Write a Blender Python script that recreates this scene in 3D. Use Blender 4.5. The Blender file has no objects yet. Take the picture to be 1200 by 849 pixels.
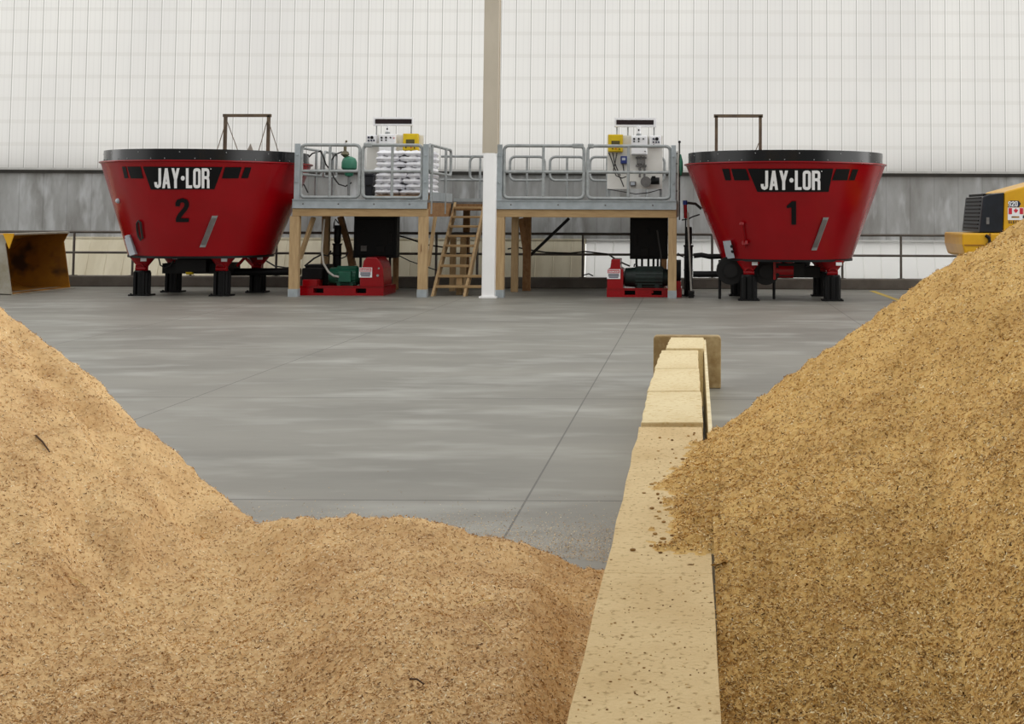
import bpy, math, random
import numpy as np
from mathutils import Vector
random.seed(7)
RS = np.random.RandomState(11)
sin, cos, pi = math.sin, math.cos, math.pi
scene = bpy.context.scene
COL = scene.collection

# ------------------------------------------------------------------ camera
F, H, PX, HOR, ROLL = 1600.0, 1.65, 812.0, 250.0, 0.0042
PITCH = math.atan(0.064)
Y0 = HOR - F * math.tan(PITCH)
_c = Vector((0, cos(PITCH), sin(PITCH)))
_u = Vector((0, -sin(PITCH), cos(PITCH)))
_r = Vector((1, 0, 0))
RIGHT = _r * cos(ROLL) + _u * sin(ROLL)
UP = -_r * sin(ROLL) + _u * cos(ROLL)
EYE = Vector((0, 0, H))


def ray(px, py):
    return RIGHT * (px - PX) + UP * (Y0 - py) + _c * F


def W(px, py, Y):
    d = ray(px, py)
    return EYE + d * (Y / d.y)


def XX(px, Y):
    return W(px, 250, Y).x


def ZZ(px, py, Y):
    return W(px, py, Y).z


def FL(px, py, z=0.0):
    d = ray(px, py)
    return EYE + d * ((z - H) / d.z)


cam_d = bpy.data.cameras.new('camera')
cam = bpy.data.objects.new('camera', cam_d)
COL.objects.link(cam)
from mathutils import Matrix
cam.matrix_world = Matrix(((RIGHT.x, UP.x, -_c.x, 0), (RIGHT.y, UP.y, -_c.y, 0),
                           (RIGHT.z, UP.z, -_c.z, H), (0, 0, 0, 1)))
cam_d.sensor_width = 36.0
cam_d.lens = 36.0 * F / 1200.0
cam_d.shift_x = (600.0 - PX) / 1200.0
cam_d.shift_y = -(424.5 - Y0) / 1200.0
cam_d.clip_end = 500
scene.camera = cam


# ------------------------------------------------------------------ materials
def lin(c):
    return tuple((v / 255 / 12.92) if v <= 10 else ((v / 255 + .055) / 1.055) ** 2.4 for v in c)


def M(name, c, rough=.5, metal=0., c2=None, scale=4., detail=4., stretch=(1, 1, 1), ramp=(.35, .65),
      bump=0., bscale=None, coat=0., spec=.5, c3=None, scale3=40., ramp3=(.55, .7)):
    m = bpy.data.materials.new(name)
    m.use_nodes = True
    nt = m.node_tree
    b = nt.nodes['Principled BSDF']
    b.inputs['Base Color'].default_value = (*lin(c), 1)
    b.inputs['Roughness'].default_value = rough
    b.inputs['Metallic'].default_value = metal
    b.inputs['Coat Weight'].default_value = coat
    b.inputs['Coat Roughness'].default_value = .08
    b.inputs['Specular IOR Level'].default_value = spec
    if c2 is not None or bump:
        tc = nt.nodes.new('ShaderNodeTexCoord')
        mp = nt.nodes.new('ShaderNodeMapping')
        mp.inputs['Scale'].default_value = stretch
        nt.links.new(tc.outputs['Object'], mp.inputs['Vector'])
    if c2 is not None:
        n = nt.nodes.new('ShaderNodeTexNoise')
        n.inputs['Scale'].default_value = scale
        n.inputs['Detail'].default_value = detail
        n.inputs['Roughness'].default_value = .6
        nt.links.new(mp.outputs[0], n.inputs['Vector'])
        r = nt.nodes.new('ShaderNodeMapRange')
        r.inputs[1].default_value, r.inputs[2].default_value = ramp
        nt.links.new(n.outputs['Fac'], r.inputs[0])
        mx = nt.nodes.new('ShaderNodeMix')
        mx.data_type = 'RGBA'
        mx.inputs['A'].default_value = (*lin(c), 1)
        mx.inputs['B'].default_value = (*lin(c2), 1)
        nt.links.new(r.outputs[0], mx.inputs['Factor'])
        out = mx.outputs['Result']
        if c3 is not None:
            n3 = nt.nodes.new('ShaderNodeTexNoise')
            n3.inputs['Scale'].default_value = scale3
            n3.inputs['Detail'].default_value = 3
            nt.links.new(mp.outputs[0], n3.inputs['Vector'])
            r3 = nt.nodes.new('ShaderNodeMapRange')
            r3.inputs[1].default_value, r3.inputs[2].default_value = ramp3
            nt.links.new(n3.outputs['Fac'], r3.inputs[0])
            mx3 = nt.nodes.new('ShaderNodeMix')
            mx3.data_type = 'RGBA'
            mx3.inputs['B'].default_value = (*lin(c3), 1)
            nt.links.new(out, mx3.inputs['A'])
            nt.links.new(r3.outputs[0], mx3.inputs['Factor'])
            out = mx3.outputs['Result']
        nt.links.new(out, b.inputs['Base Color'])
    if bump:
        nb = nt.nodes.new('ShaderNodeTexNoise')
        nb.inputs['Scale'].default_value = bscale or scale * 4
        nb.inputs['Detail'].default_value = 4
        nt.links.new(mp.outputs[0], nb.inputs['Vector'])
        bp = nt.nodes.new('ShaderNodeBump')
        bp.inputs['Strength'].default_value = bump
        bp.inputs['Distance'].default_value = .02
        nt.links.new(nb.outputs['Fac'], bp.inputs['Height'])
        nt.links.new(bp.outputs[0], b.inputs['Normal'])
    return m


def math_node(nt, op, a, b=None, c=None):
    n = nt.nodes.new('ShaderNodeMath')
    n.operation = op
    for i, v in enumerate((a, b, c)):
        if v is None:
            continue
        if isinstance(v, (int, float)):
            n.inputs[i].default_value = v
        else:
            nt.links.new(v, n.inputs[i])
    return n.outputs[0]


def line_mask(nt, coord, period, offset, half):
    """1 on thin lines where coord = offset + k*period"""
    s = math_node(nt, 'SUBTRACT', coord, offset - half)
    k = math_node(nt, 'FLOORED_MODULO', s, period)
    return math_node(nt, 'LESS_THAN', k, 2 * half)


def darken(m, fac_socket, col):
    nt = m.node_tree
    b = nt.nodes['Principled BSDF']
    old = b.inputs['Base Color'].links[0].from_socket
    mx = nt.nodes.new('ShaderNodeMix')
    mx.data_type = 'RGBA'
    nt.links.new(old, mx.inputs['A'])
    mx.inputs['B'].default_value = (*lin(col), 1)
    nt.links.new(fac_socket, mx.inputs['Factor'])
    nt.links.new(mx.outputs['Result'], b.inputs['Base Color'])


def sep(nt):
    tc = nt.nodes.new('ShaderNodeTexCoord')
    s = nt.nodes.new('ShaderNodeSeparateXYZ')
    nt.links.new(tc.outputs['Object'], s.inputs[0])
    return s.outputs


# floor
m_floor = M('concrete_floor', (140, 138, 129), .5, c2=(112, 110, 102), scale=.55, detail=10, stretch=(.6, 1.3, 1), ramp=(.3, .7),
            c3=(162, 162, 155), scale3=1.7, ramp3=(.5, .85), bump=.05, bscale=6)
nt = m_floor.node_tree
s_ = sep(nt)
j1 = line_mask(nt, s_[0], 3.46, -.95 + 3, .006)
j2 = line_mask(nt, s_[1], 4.3, 7.95 - 14, .011)
darken(m_floor, math_node(nt, 'MULTIPLY', math_node(nt, 'MAXIMUM', j1, j2), .75), (62, 58, 54))
# white ribbed sheet wall
m_white = M('white_wall_panel', (222, 221, 217), .38, c2=(214, 213, 210), scale=.4, detail=3, stretch=(1, 1, .4))
nt = m_white.node_tree
s_ = sep(nt)
g1 = line_mask(nt, s_[2], .536, 3.22 - 2.63, .045)
darken(m_white, math_node(nt, 'MULTIPLY', g1, .3), (196, 194, 188))
g2 = line_mask(nt, s_[0], .351, .0, .011)
g3 = line_mask(nt, s_[0], .351, .022, .008)
g4 = line_mask(nt, s_[0], .117, .058, .012)
darken(m_white, math_node(nt, 'MULTIPLY', g2, .75), (158, 156, 152))
darken(m_white, math_node(nt, 'MULTIPLY', g3, .5), (244, 244, 242))
darken(m_white, math_node(nt, 'MULTIPLY', g4, .2), (196, 195, 192))
b_ = nt.nodes['Principled BSDF']
tr = nt.nodes.new('ShaderNodeBsdfTranslucent')
nt.links.new(b_.inputs['Base Color'].links[0].from_socket, tr.inputs['Color'])
ms = nt.nodes.new('ShaderNodeMixShader')
ms.inputs[0].default_value = .5
nt.links.new(b_.outputs[0], ms.inputs[1]); nt.links.new(tr.outputs[0], ms.inputs[2])
nt.links.new(ms.outputs[0], nt.nodes['Material Output'].inputs['Surface'])
m_conc = M('cast_concrete_wall', (188, 190, 190), .8, c2=(140, 139, 135), scale=.9, detail=9, stretch=(1.9, 1, .55), ramp=(.3, .7),
           c3=(214, 217, 219), scale3=2.0, ramp3=(.52, .8), bump=.15, bscale=9)
nt = m_conc.node_tree
s_ = sep(nt)
g1 = line_mask(nt, s_[0], .57, .1, .012)
darken(m_conc, math_node(nt, 'MULTIPLY', g1, .22), (92, 90, 88))
m_curb = M('curb_concrete', (112, 106, 98), .85, c2=(92, 86, 78), scale=2, detail=5, bump=.1)
m_cream = M('cream_wall_sheet', (236, 228, 202), .6, c2=(218, 208, 180), scale=1.2, detail=4, stretch=(2, 1, .5))
m_lowwhite = M('bright_wall_sheet', (248, 248, 246), .5, c2=(240, 240, 238), scale=1.2, detail=3)
nt = m_lowwhite.node_tree
b_ = nt.nodes['Principled BSDF']
tr = nt.nodes.new('ShaderNodeBsdfTranslucent')
tr.inputs['Color'].default_value = (.95, .95, .94, 1)
ms = nt.nodes.new('ShaderNodeMixShader')
ms.inputs[0].default_value = .82
nt.links.new(b_.outputs[0], ms.inputs[1]); nt.links.new(tr.outputs[0], ms.inputs[2])
nt.links.new(ms.outputs[0], nt.nodes['Material Output'].inputs['Surface'])
m_flash = M('flashing_metal', (206, 206, 202), .4, c2=(190, 190, 186), scale=3)
m_dkgap = M('painted_gap_shade', (84, 82, 78), .7, c2=(70, 68, 66), scale=3)  # dark tone painting the shadow under the white wall's bottom edge
m_red = M('red_enamel', (152, 0, 14), .26, c2=(142, 0, 11), scale=1.5, coat=.1, spec=.34)
m_rubber = M('black_glossy_band', (6, 7, 9), .2, c2=(10, 11, 14), scale=2.5, coat=.1, spec=.4)
m_black = M('black_paint', (6, 6, 7), .5, c2=(11, 11, 12), scale=6, spec=.25)
m_decal = M('black_vinyl', (9, 9, 12), .45, c2=(13, 13, 16), scale=2, spec=.25)
m_dark = M('dark_steel', (18, 17, 16), .55, c2=(11, 10, 10), scale=5, spec=.3)
m_letter = M('white_vinyl', (252, 252, 252), .4, c2=(248, 248, 250), scale=3)
m_sight = M('sight_glass_frame', (128, 122, 120), .35, metal=.3, c2=(110, 104, 102), scale=6)
m_galv = M('galvanised_steel', (168, 172, 172), .45, metal=.35, c2=(146, 150, 150), scale=9, detail=5)
m_galvd = M('weathered_galvanised_channel', (176, 184, 188), .5, metal=.25, c2=(158, 166, 170), scale=5, detail=5)
m_rail = M('brown_grey_pipe', (104, 98, 90), .5, metal=.2, c2=(90, 84, 78), scale=5)
m_frame = M('rusty_pipe', (112, 96, 76), .6, metal=.2, c2=(88, 76, 62), scale=6)
m_wood = M('timber', (196, 168, 126), .75, c2=(168, 138, 98), scale=3.5, detail=6, stretch=(6, 6, .7), ramp=(.3, .7),
           c3=(120, 84, 48), scale3=2.6, ramp3=(.68, .74), bump=.1)
m_woodh = M('timber_beam', (186, 156, 112), .75, c2=(158, 128, 88), scale=3.5, detail=6, stretch=(.7, 6, 6), ramp=(.3, .7),
            c3=(120, 84, 48), scale3=2.6, ramp3=(.68, .74), bump=.1)
m_wood2 = M('brown_board', (160, 122, 80), .75, c2=(136, 98, 60), scale=3.5, detail=5, stretch=(6, 1, 3))
m_sack = M('white_woven_sack', (248, 248, 250), .55, c2=(236, 236, 242), scale=5, detail=5, bump=.5, bscale=9)
m_board = M('white_sheet_board', (240, 238, 232), .55, c2=(230, 228, 220), scale=2)
m_box = M('white_enclosure', (250, 250, 250), .4, c2=(244, 245, 248), scale=3)
m_yellow = M('yellow_enclosure', (226, 194, 18), .4, c2=(214, 180, 14), scale=5)
m_screen = M('dark_display', (40, 20, 22), .2, c2=(30, 16, 18), scale=4)
m_lcd = M('grey_lcd', (92, 84, 44), .3, c2=(78, 72, 40), scale=8)
m_blue = M('blue_plastic', (38, 58, 132), .4, c2=(30, 46, 110), scale=6)
m_grey = M('grey_casting', (122, 120, 118), .5, c2=(98, 96, 94), scale=8)
m_ltgrey = M('light_grey_box', (190, 196, 204), .45, c2=(176, 182, 190), scale=5)
m_green = M('green_motor_paint', (14, 92, 68), .4, c2=(10, 76, 58), scale=5)
m_dgreen = M('dark_green_motor_paint', (22, 44, 38), .5, c2=(14, 26, 24), scale=5)
m_tank = M('teal_tank_paint', (58, 132, 104), .4, c2=(46, 116, 92), scale=5)
m_brass = M('dull_brass', (120, 112, 88), .45, metal=.5, c2=(96, 90, 74), scale=8)
m_hose = M('black_hose', (28, 25, 24), .5, c2=(38, 34, 30), scale=9)
m_hosew = M('pale_hose', (190, 188, 180), .5, c2=(176, 172, 164), scale=9)
m_pillar = M('painted_column', (206, 196, 178), .6, c2=(194, 184, 166), scale=1.5, stretch=(1, 1, .4))
m_pillarw = M('white_column_sleeve', (251, 251, 250), .4, c2=(246, 246, 245), scale=2)
m_yel = M('loader_yellow', (232, 176, 16), .4, c2=(220, 162, 10), scale=3, coat=.2)
m_bucket = M('worn_bucket_yellow', (178, 124, 22), .6, c2=(140, 90, 18), scale=1.4, detail=5, c3=(66, 46, 26), scale3=1.6, ramp3=(.52, .64))
m_worn = M('scuffed_steel', (176, 172, 162), .45, metal=.3, c2=(150, 142, 122), scale=3, detail=5)
m_tyre = M('tyre_rubber', (32, 31, 30), .8, c2=(44, 42, 40), scale=8)
m_glassd = M('dark_grille', (28, 34, 44), .3, c2=(20, 24, 30), scale=4)
m_block = M('dusty_concrete_block', (226, 210, 168), .85, c2=(212, 192, 146), scale=3.0, detail=7, ramp=(.3, .7),
            c3=(196, 168, 112), scale3=34, ramp3=(.55, .72), bump=.25, bscale=60)
m_blockn = M('dusty_concrete_wall_top', (220, 196, 148), .85, c2=(200, 172, 122), scale=2.6, detail=8, ramp=(.3, .7),
             c3=(160, 132, 82), scale3=46, ramp3=(.56, .72), bump=.3, bscale=70)
m_plate = M('dusty_brown_concrete', (176, 156, 116), .85, c2=(140, 116, 76), scale=7, detail=7, ramp=(.35, .62), bump=.2)
m_plank = M('dusty_plank', (236, 224, 190), .8, c2=(214, 196, 150), scale=8)
m_stripe = M('yellow_floor_paint', (206, 176, 66), .6, c2=(186, 160, 70), scale=6)
m_straw = M('straw', (232, 208, 150), .7, c2=(206, 176, 112), scale=30)
m_twig = M('dark_twig', (84, 60, 38), .8, c2=(66, 46, 30), scale=30)
m_signr = M('danger_red', (196, 40, 54), .5, c2=(186, 34, 48), scale=4)
m_signt = M('sign_print_grey', (110, 112, 124), .5, c2=(96, 98, 110), scale=4)
m_flagr = M('flag_red', (214, 44, 66), .5, c2=(206, 38, 60), scale=4)
m_navy = M('navy_badge', (34, 40, 66), .4, c2=(30, 34, 58), scale=4)
m_bin = M('black_plastic_bin', (26, 28, 36), .45, c2=(34, 36, 44), scale=5)


# ------------------------------------------------------------------ mesh builder
WL = {}


class MB:
    def __init__(s):
        s.v, s.f, s.m = [], [], []

    def face(s, idx, mi=0):
        s.f.append(tuple(idx))
        s.m.append(mi)

    def add(s, vs):
        b = len(s.v)
        s.v += [Vector(p) for p in vs]
        return b

    def box(s, x0, x1, y0, y1, z0, z1, mi=0):
        b = s.add([(x0, y0, z0), (x1, y0, z0), (x1, y1, z0), (x0, y1, z0), (x0, y0, z1), (x1, y0, z1), (x1, y1, z1), (x0, y1, z1)])
        for q in ((3, 2, 1, 0), (4, 5, 6, 7), (0, 1, 5, 4), (1, 2, 6, 5), (2, 3, 7, 6), (3, 0, 4, 7)):
            s.face([b + i for i in q], mi)
        return s

    def prism(s, pts, off, mi=0):
        """closed polygon extruded by off"""
        n = len(pts)
        off = Vector(off)
        b = s.add(pts)
        s.add([Vector(p) + off for p in pts])
        s.face([b + i for i in range(n)], mi)
        s.face([b + n + i for i in reversed(range(n))], mi)
        for i in range(n):
            j = (i + 1) % n
            s.face([b + j, b + i, b + n + i, b + n + j], mi)
        return s

    def bar(s, p0, p1, w, h, ref=(0, 0, 1), mi=0):
        p0, p1 = Vector(p0), Vector(p1)
        d = (p1 - p0).normalized()
        ref = Vector(ref)
        if abs(d.dot(ref)) > .95:
            ref = Vector((0, 1, 0))
        a = d.cross(ref).normalized() * (w / 2)
        c = a.cross(d).normalized() * (h / 2)
        s.prism([p0 - a - c, p0 + a - c, p0 + a + c, p0 - a + c], p1 - p0, mi)
        return s

    def tube(s, pts, r, n=8, closed=False, mi=0):
        pts = [Vector(p) for p in pts]
        k = len(pts)
        rr = r if isinstance(r, (list, tuple)) else [r] * k
        up = None
        rings = []
        for i, p in enumerate(pts):
            if closed:
                d = (pts[(i + 1) % k] - pts[i - 1])
            else:
                d = pts[min(i + 1, k - 1)] - pts[max(i - 1, 0)]
            d.normalize()
            if up is None:
                up = Vector((0, 0, 1)) if abs(d.z) < .9 else Vector((0, 1, 0))
            a = d.cross(up).normalized()
            up = a.cross(d).normalized()
            rings.append(s.add([p + (a * cos(2 * pi * j / n) + up * sin(2 * pi * j / n)) * rr[i] for j in range(n)]))
        for i in range(k if closed else k - 1):
            b0, b1 = rings[i], rings[(i + 1) % k]
            for j in range(n):
                q = (j + 1) % n
                s.face([b0 + j, b0 + q, b1 + q, b1 + j], mi)
        if not closed:
            s.face([rings[0] + j for j in reversed(range(n))], mi)
            s.face([rings[-1] + j for j in range(n)], mi)
        return s

    def cyl(s, p0, p1, r, n=16, r1=None, mi=0):
        return s.tube([p0, p1], [r, r if r1 is None else r1], n, mi=mi)

    def lathe(s, prof, cx, cy, n=48, closed=False, skew=(0, 0), z0=0, mi=0, fac=None):
        rings = []
        for r, z in prof:
            ox, oy = cx + skew[0] * (z - z0), cy + skew[1] * (z - z0)
            rings.append(s.add([(ox + r * cos(2 * pi * j / n) * (fac(j) if fac else 1), oy + r * sin(2 * pi * j / n) * (fac(j) if fac else 1), z) for j in range(n)]))
        m = len(rings)
        for i in range(m if closed else m - 1):
            b0, b1 = rings[i], rings[(i + 1) % m]
            for j in range(n):
                q = (j + 1) % n
                s.face([b0 + j, b0 + q, b1 + q, b1 + j], mi)
        if not closed:
            s.face([rings[0] + j for j in reversed(range(n))], mi)
            s.face([rings[-1] + j for j in range(n)], mi)
        return s

    def ball(s, c, r, n=10, sc=(1, 1, 1), mi=0):
        prof = [(max(1e-4, r * sin(pi * i / n)) * 1, -r * cos(pi * i / n)) for i in range(n + 1)]
        b0 = len(s.v)
        s.lathe(prof, 0, 0, n * 2, mi=mi)
        for i in range(b0, len(s.v)):
            p = s.v[i]
            s.v[i] = Vector((c[0] + p.x * sc[0], c[1] + p.y * sc[1], c[2] + p.z * sc[2]))
        return s

    def build(s, name, mats, parent=None, smooth=False, bevel=0., base=None):
        me = bpy.data.meshes.new(name)
        if parent is not None:
            o0 = WL[parent.name]
        else:
            if base is None:
                xs = [p.x for p in s.v]; ys = [p.y for p in s.v]; zs = [p.z for p in s.v]
                base = Vector(((min(xs) + max(xs)) / 2, (min(ys) + max(ys)) / 2, min(zs)))
            o0 = Vector(base)
        me.from_pydata([tuple(p - o0) for p in s.v], [], s.f)
        if not isinstance(mats, (list, tuple)):
            mats = [mats]
        for mm in mats:
            me.materials.append(mm)
        if len(mats) > 1:
            me.polygons.foreach_set('material_index', s.m)
        if smooth:
            me.polygons.foreach_set('use_smooth', [True] * len(me.polygons))
            try:
                me.set_sharp_from_angle(angle=math.radians(38))
            except Exception:
                pass
        me.update()
        o = bpy.data.objects.new(name, me)
        COL.objects.link(o)
        if parent is not None:
            o.parent = parent
        else:
            o.location = o0
        WL[o.name] = o0.copy()
        if bevel:
            md = o.modifiers.new('bevel', 'BEVEL')
            md.width = bevel
            md.segments = 2
            md.limit_method = 'ANGLE'
        return o


def tag(o, label=None, cat=None, group=None, kind=None):
    if label:
        o['label'] = label
    if cat:
        o['category'] = cat
    if group:
        o['group'] = group
    if kind:
        o['kind'] = kind
    return o


def thing(name, loc, label, cat, group=None):
    o = bpy.data.objects.new(name, None)
    o.empty_display_size = .2
    COL.objects.link(o)
    o.location = loc
    WL[o.name] = Vector(loc)
    return tag(o, label, cat, group)


def struct(name, mb, mat, label=None, parent=None, smooth=False, bevel=0):
    o = mb.build(name, mat, parent, smooth, bevel)
    if parent is None:
        o['kind'] = 'structure'
        if label:
            tag(o, label, name.split('_')[0])
    return o


def copy_tree(o, parent=None):
    c = o.copy()
    COL.objects.link(c)
    c.parent = parent
    for ch in list(o.children):
        copy_tree(ch, c)
    return c


def rrect(cx0, cx1, z0, z1, r, y, n=4):
    """rounded rectangle loop in XZ at depth y"""
    out = []
    for (ax, az, a0) in ((cx1 - r, z1 - r, 0), (cx0 + r, z1 - r, pi / 2), (cx0 + r, z0 + r, pi), (cx1 - r, z0 + r, 1.5 * pi)):
        for i in range(n + 1):
            a = a0 + pi / 2 * i / n
            out.append(Vector((ax + r * cos(a), y, az + r * sin(a))))
    return out


# ------------------------------------------------------------------ stroke lettering (unit height)
def strip(path, w, closed=False):
    P = [Vector((p[0], p[1])) for p in path]
    k = len(P)
    L, R = [], []
    for i in range(k):
        a = P[i - 1] if (closed or i > 0) else None
        b = P[(i + 1) % k] if (closed or i < k - 1) else None
        d1 = (P[i] - a).normalized() if a is not None else None
        d2 = (b - P[i]).normalized() if b is not None else None
        d = ((d1 or d2) + (d2 or d1)).normalized()
        n = Vector((-d.y, d.x))
        ref = d2 or d1
        cs = max(.5, d.dot(ref))
        L.append(P[i] + n * (w / 2 / cs)); R.append(P[i] - n * (w / 2 / cs))
    return [[R[i], R[(i + 1) % k], L[(i + 1) % k], L[i]] for i in range(k if closed else k - 1)]


def rect(x0, x1, y0, y1):
    return [Vector((x0, y0)), Vector((x1, y0)), Vector((x1, y1)), Vector((x0, y1))]


def quad(*p):
    return [Vector(q) for q in p]


def oval(w, t):
    x0, x1, y0, y1, c = t / 2, w - t / 2, t / 2, 1 - t / 2, .09
    return strip([(x0 + c, y0), (x1 - c, y0), (x1 - c * .3, y0 + c * .3), (x1, y0 + c), (x1, y1 - c), (x1 - c * .3, y1 - c * .3), (x1 - c, y1), (x0 + c, y1),
                  (x0 + c * .3, y1 - c * .3), (x0, y1 - c), (x0, y0 + c), (x0 + c * .3, y0 + c * .3)], t, True)


T = .165
GLYPH = {
    'J': (.42, strip([(.335, 1), (.335, .22), (.31, .13), (.21, .085), (.11, .13), (.085, .22), (.085, .31)], T)),
    'A': (.50, [quad((0, 0), (.165, 0), (.335, 1), (.165, 1)), quad((.335, 0), (.5, 0), (.335, 1), (.165, 1)), rect(.1, .4, .2, .33)]),
    'Y': (.50, [quad((.165, .42), (.335, .42), (.17, 1), (0, 1)), quad((.165, .42), (.335, .42), (.5, 1), (.33, 1)), rect(.165, .335, 0, .44)]),
    '.': (.26, [quad((.13, .5), (.13 + .12 * cos(a), .5 + .12 * sin(a)), (.13 + .12 * cos(a + pi / 8), .5 + .12 * sin(a + pi / 8)),
                     (.13 + .12 * cos(a + pi / 4), .5 + .12 * sin(a + pi / 4))) for a in [pi / 4 * i for i in range(8)]]),
    'L': (.38, [rect(0, .165, 0, 1), rect(0, .38, 0, .15)]),
    'O': (.46, oval(.46, .16)),
    '0': (.46, oval(.46, .15)),
    'R': (.48, [rect(0, .165, 0, 1)] + strip([(.08, .925), (.3, .925), (.37, .89), (.395, .82), (.395, .64), (.37, .57), (.3, .53), (.08, .53)], .15)
          + strip([(.3, .53), (.37, .48), (.395, .4), (.395, 0)], .16)),
    '2': (.50, strip([(.08, .66), (.08, .78), (.12, .87), (.25, .92), (.38, .87), (.415, .78), (.41, .67), (.34, .53), (.17, .3), (.1, .14)], .165) + [rect(.015, .49, 0, .16)]),
    '1': (.40, [rect(.2, .4, 0, 1), quad((0, .7), (.2, .74), (.2, .98), (0, .8))]),
    '9': (.46, strip([(.08, .2), (.1, .11), (.23, .08), (.36, .11), (.385, .22), (.385, .8), (.34, .9), (.23, .925), (.12, .9), (.08, .8), (.08, .58), (.12, .48), (.23, .45), (.385, .47)], .15)),
    'E': (.40, [rect(0, .14, 0, 1), rect(0, .4, 0, .15), rect(0, .36, .43, .57), rect(0, .4, .85, 1)]),
    'C': (.44, strip([(.36, .28), (.35, .14), (.22, .075), (.1, .14), (.08, .25), (.08, .75), (.1, .86), (.22, .925), (.35, .86), (.36, .72)], .14)),
    'T': (.44, [rect(.14, .3, 0, 1), rect(0, .44, .86, 1)]),
    'I': (.16, [rect(0, .16, 0, 1)]),
    'D': (.46, [rect(0, .15, 0, 1)] + strip([(.07, .925), (.28, .925), (.36, .86), (.385, .75), (.385, .25), (.36, .14), (.28, .075), (.07, .075)], .15)),
    'N': (.48, [rect(0, .14, 0, 1), rect(.34, .48, 0, 1), quad((.34, 0), (.48, 0), (.14, 1), (0, 1))]),
    'G': (.46, strip([(.385, .7), (.36, .86), (.23, .925), (.1, .86), (.08, .75), (.08, .25), (.1, .14), (.23, .075), (.36, .14), (.385, .25), (.385, .46), (.25, .46)], .14)),
}


def text_quads(txt, x0, x1, yb, yt, gap=.06):
    """glyph quads scaled to the given box (y axis may point either way)"""
    tot = sum(GLYPH[c][0] for c in txt) + gap * (len(txt) - 1)
    sx = (x1 - x0) / tot
    out = []
    x = 0
    for c in txt:
        w, qs = GLYPH[c]
        for q in qs:
            out.append([(x0 + (x + p.x) * sx, yb + p.y * (yt - yb)) for p in q])
        x += w + gap
    return out


def grid_quad(mb, q, fn, nu, nv, mi=0):
    """bilinear patch of a 2-D quad mapped through fn to 3-D"""
    rows = []
    for j in range(nv + 1):
        v = j / nv
        vs = []
        for i in range(nu + 1):
            u = i / nu
            x = (1 - v) * ((1 - u) * q[0][0] + u * q[1][0]) + v * ((1 - u) * q[3][0] + u * q[2][0])
            y = (1 - v) * ((1 - u) * q[0][1] + u * q[1][1]) + v * ((1 - u) * q[3][1] + u * q[2][1])
            vs.append(fn(x, y))
        rows.append(mb.add(vs))
    for j in range(nv):
        for i in range(nu):
            mb.face([rows[j] + i, rows[j] + i + 1, rows[j + 1] + i + 1, rows[j + 1] + i], mi)


# ================================================================== SETTING
YP = 26.62          # front plane of the two platforms
YR = 29.4           # rear edge of the platforms
YWK = 31.4          # rear rail of the walkway
YW = 32.2           # white wall
mb = MB()
mb.box(-30, 24, -6, 34, -.3, 0)
struct('floor', mb, m_floor, 'grey polished concrete shed floor with saw-cut joints')

# white ribbed wall
zc = ZZ(812, 201.5, YW)
mb = MB()
i0 = mb.add([(-27, YW, zc), (20, YW, zc), (20, YW, 9.5), (-27, YW, 9.5)])      # thin translucent sheet
mb.face([i0, i0 + 1, i0 + 2, i0 + 3])
struct('wall_back', mb, m_white, 'tall white ribbed panel wall at the back of the shed')
mb = MB()
mb.box(-27, 20, YW - .03, YW + .0, zc - .015, zc + .035)
struct('trim_1', mb, m_flash, 'pale metal flashing along the bottom of the white wall')
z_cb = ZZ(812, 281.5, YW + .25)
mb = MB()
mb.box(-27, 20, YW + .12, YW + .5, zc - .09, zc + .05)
struct('trim_2', mb, m_dkgap, 'dark strip painted as shade between the white wall and the concrete')
mb = MB()
mb.box(-27, 20, YW + .16, YW + .6, z_cb - .1, zc - .085)
struct('wall_lower', mb, m_conc, 'stained grey concrete wall below the white panels')
# sloping sheet below the concrete
z_s0 = .02


def sloped(x0, x1, name, mat, lab):
    b = MB()
    y0, y1 = YW - .22, YW + .14
    b.prism([(x0, y0, z_s0), (x0, y1, z_cb + .01), (x0, y1 + .04, z_cb + .01), (x0, y0 + .04, z_s0)], (x1 - x0, 0, 0))
    x = x0 + .2
    while x < x1 - .1:
        b.prism([(x, y0 - .004, z_s0 + .02), (x + .015, y0 - .012, z_s0 + .02), (x + .03, y0 - .004, z_s0 + .02)], (0, y1 - y0, z_cb - z_s0 - .02))
        x += .42
    b.prism([(x0, y1 - .03, z_cb - .02), (x0, y1 + .05, z_cb - .02), (x0, y1 + .05, z_cb + .02), (x0, y1 - .03, z_cb + .02)], (x1 - x0, 0, 0))
    return struct(name, b, mat, lab)


xs = XX(686, YW)
sloped(-27, xs, 'trim_3', m_cream, 'cream sloped sheeting at the foot of the concrete wall, left of the column')
sloped(xs + .02, 20, 'trim_4', m_lowwhite, 'bright white sloped sheeting at the foot of the wall, right half')
YC = 29.95
zcurb = ZZ(100, 323.5, YC)
mb = MB()
mb.box(-27, 20, YC, YC + .35, 0, zcurb)
struct('curb', mb, m_curb, 'low dark concrete curb under the guard rail', bevel=.02)
# column
xc0, xc1 = XX(565.6, YP - .1), XX(580.8, YP - .1)
cx = (xc0 + xc1) / 2
ycol = YP - .12 + .13
col = MB().box(cx - .075 - .05, cx + .075 + .05, ycol - .10, ycol + .12, 2.75, 9.4)
col.box(cx - .145, cx + .145, ycol - .13, ycol - .10, 2.8, 9.4)
col.box(cx - .145, cx + .145, ycol + .11, ycol + .14, 2.8, 9.4)
co = struct('column', col, m_pillar, 'tall tan steel column with a white sleeve between the platforms')
sl = MB().lathe([(.13, 0.03), (.13, 2.8), (.12, 2.83)], cx, ycol, 4 * 8)
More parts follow.
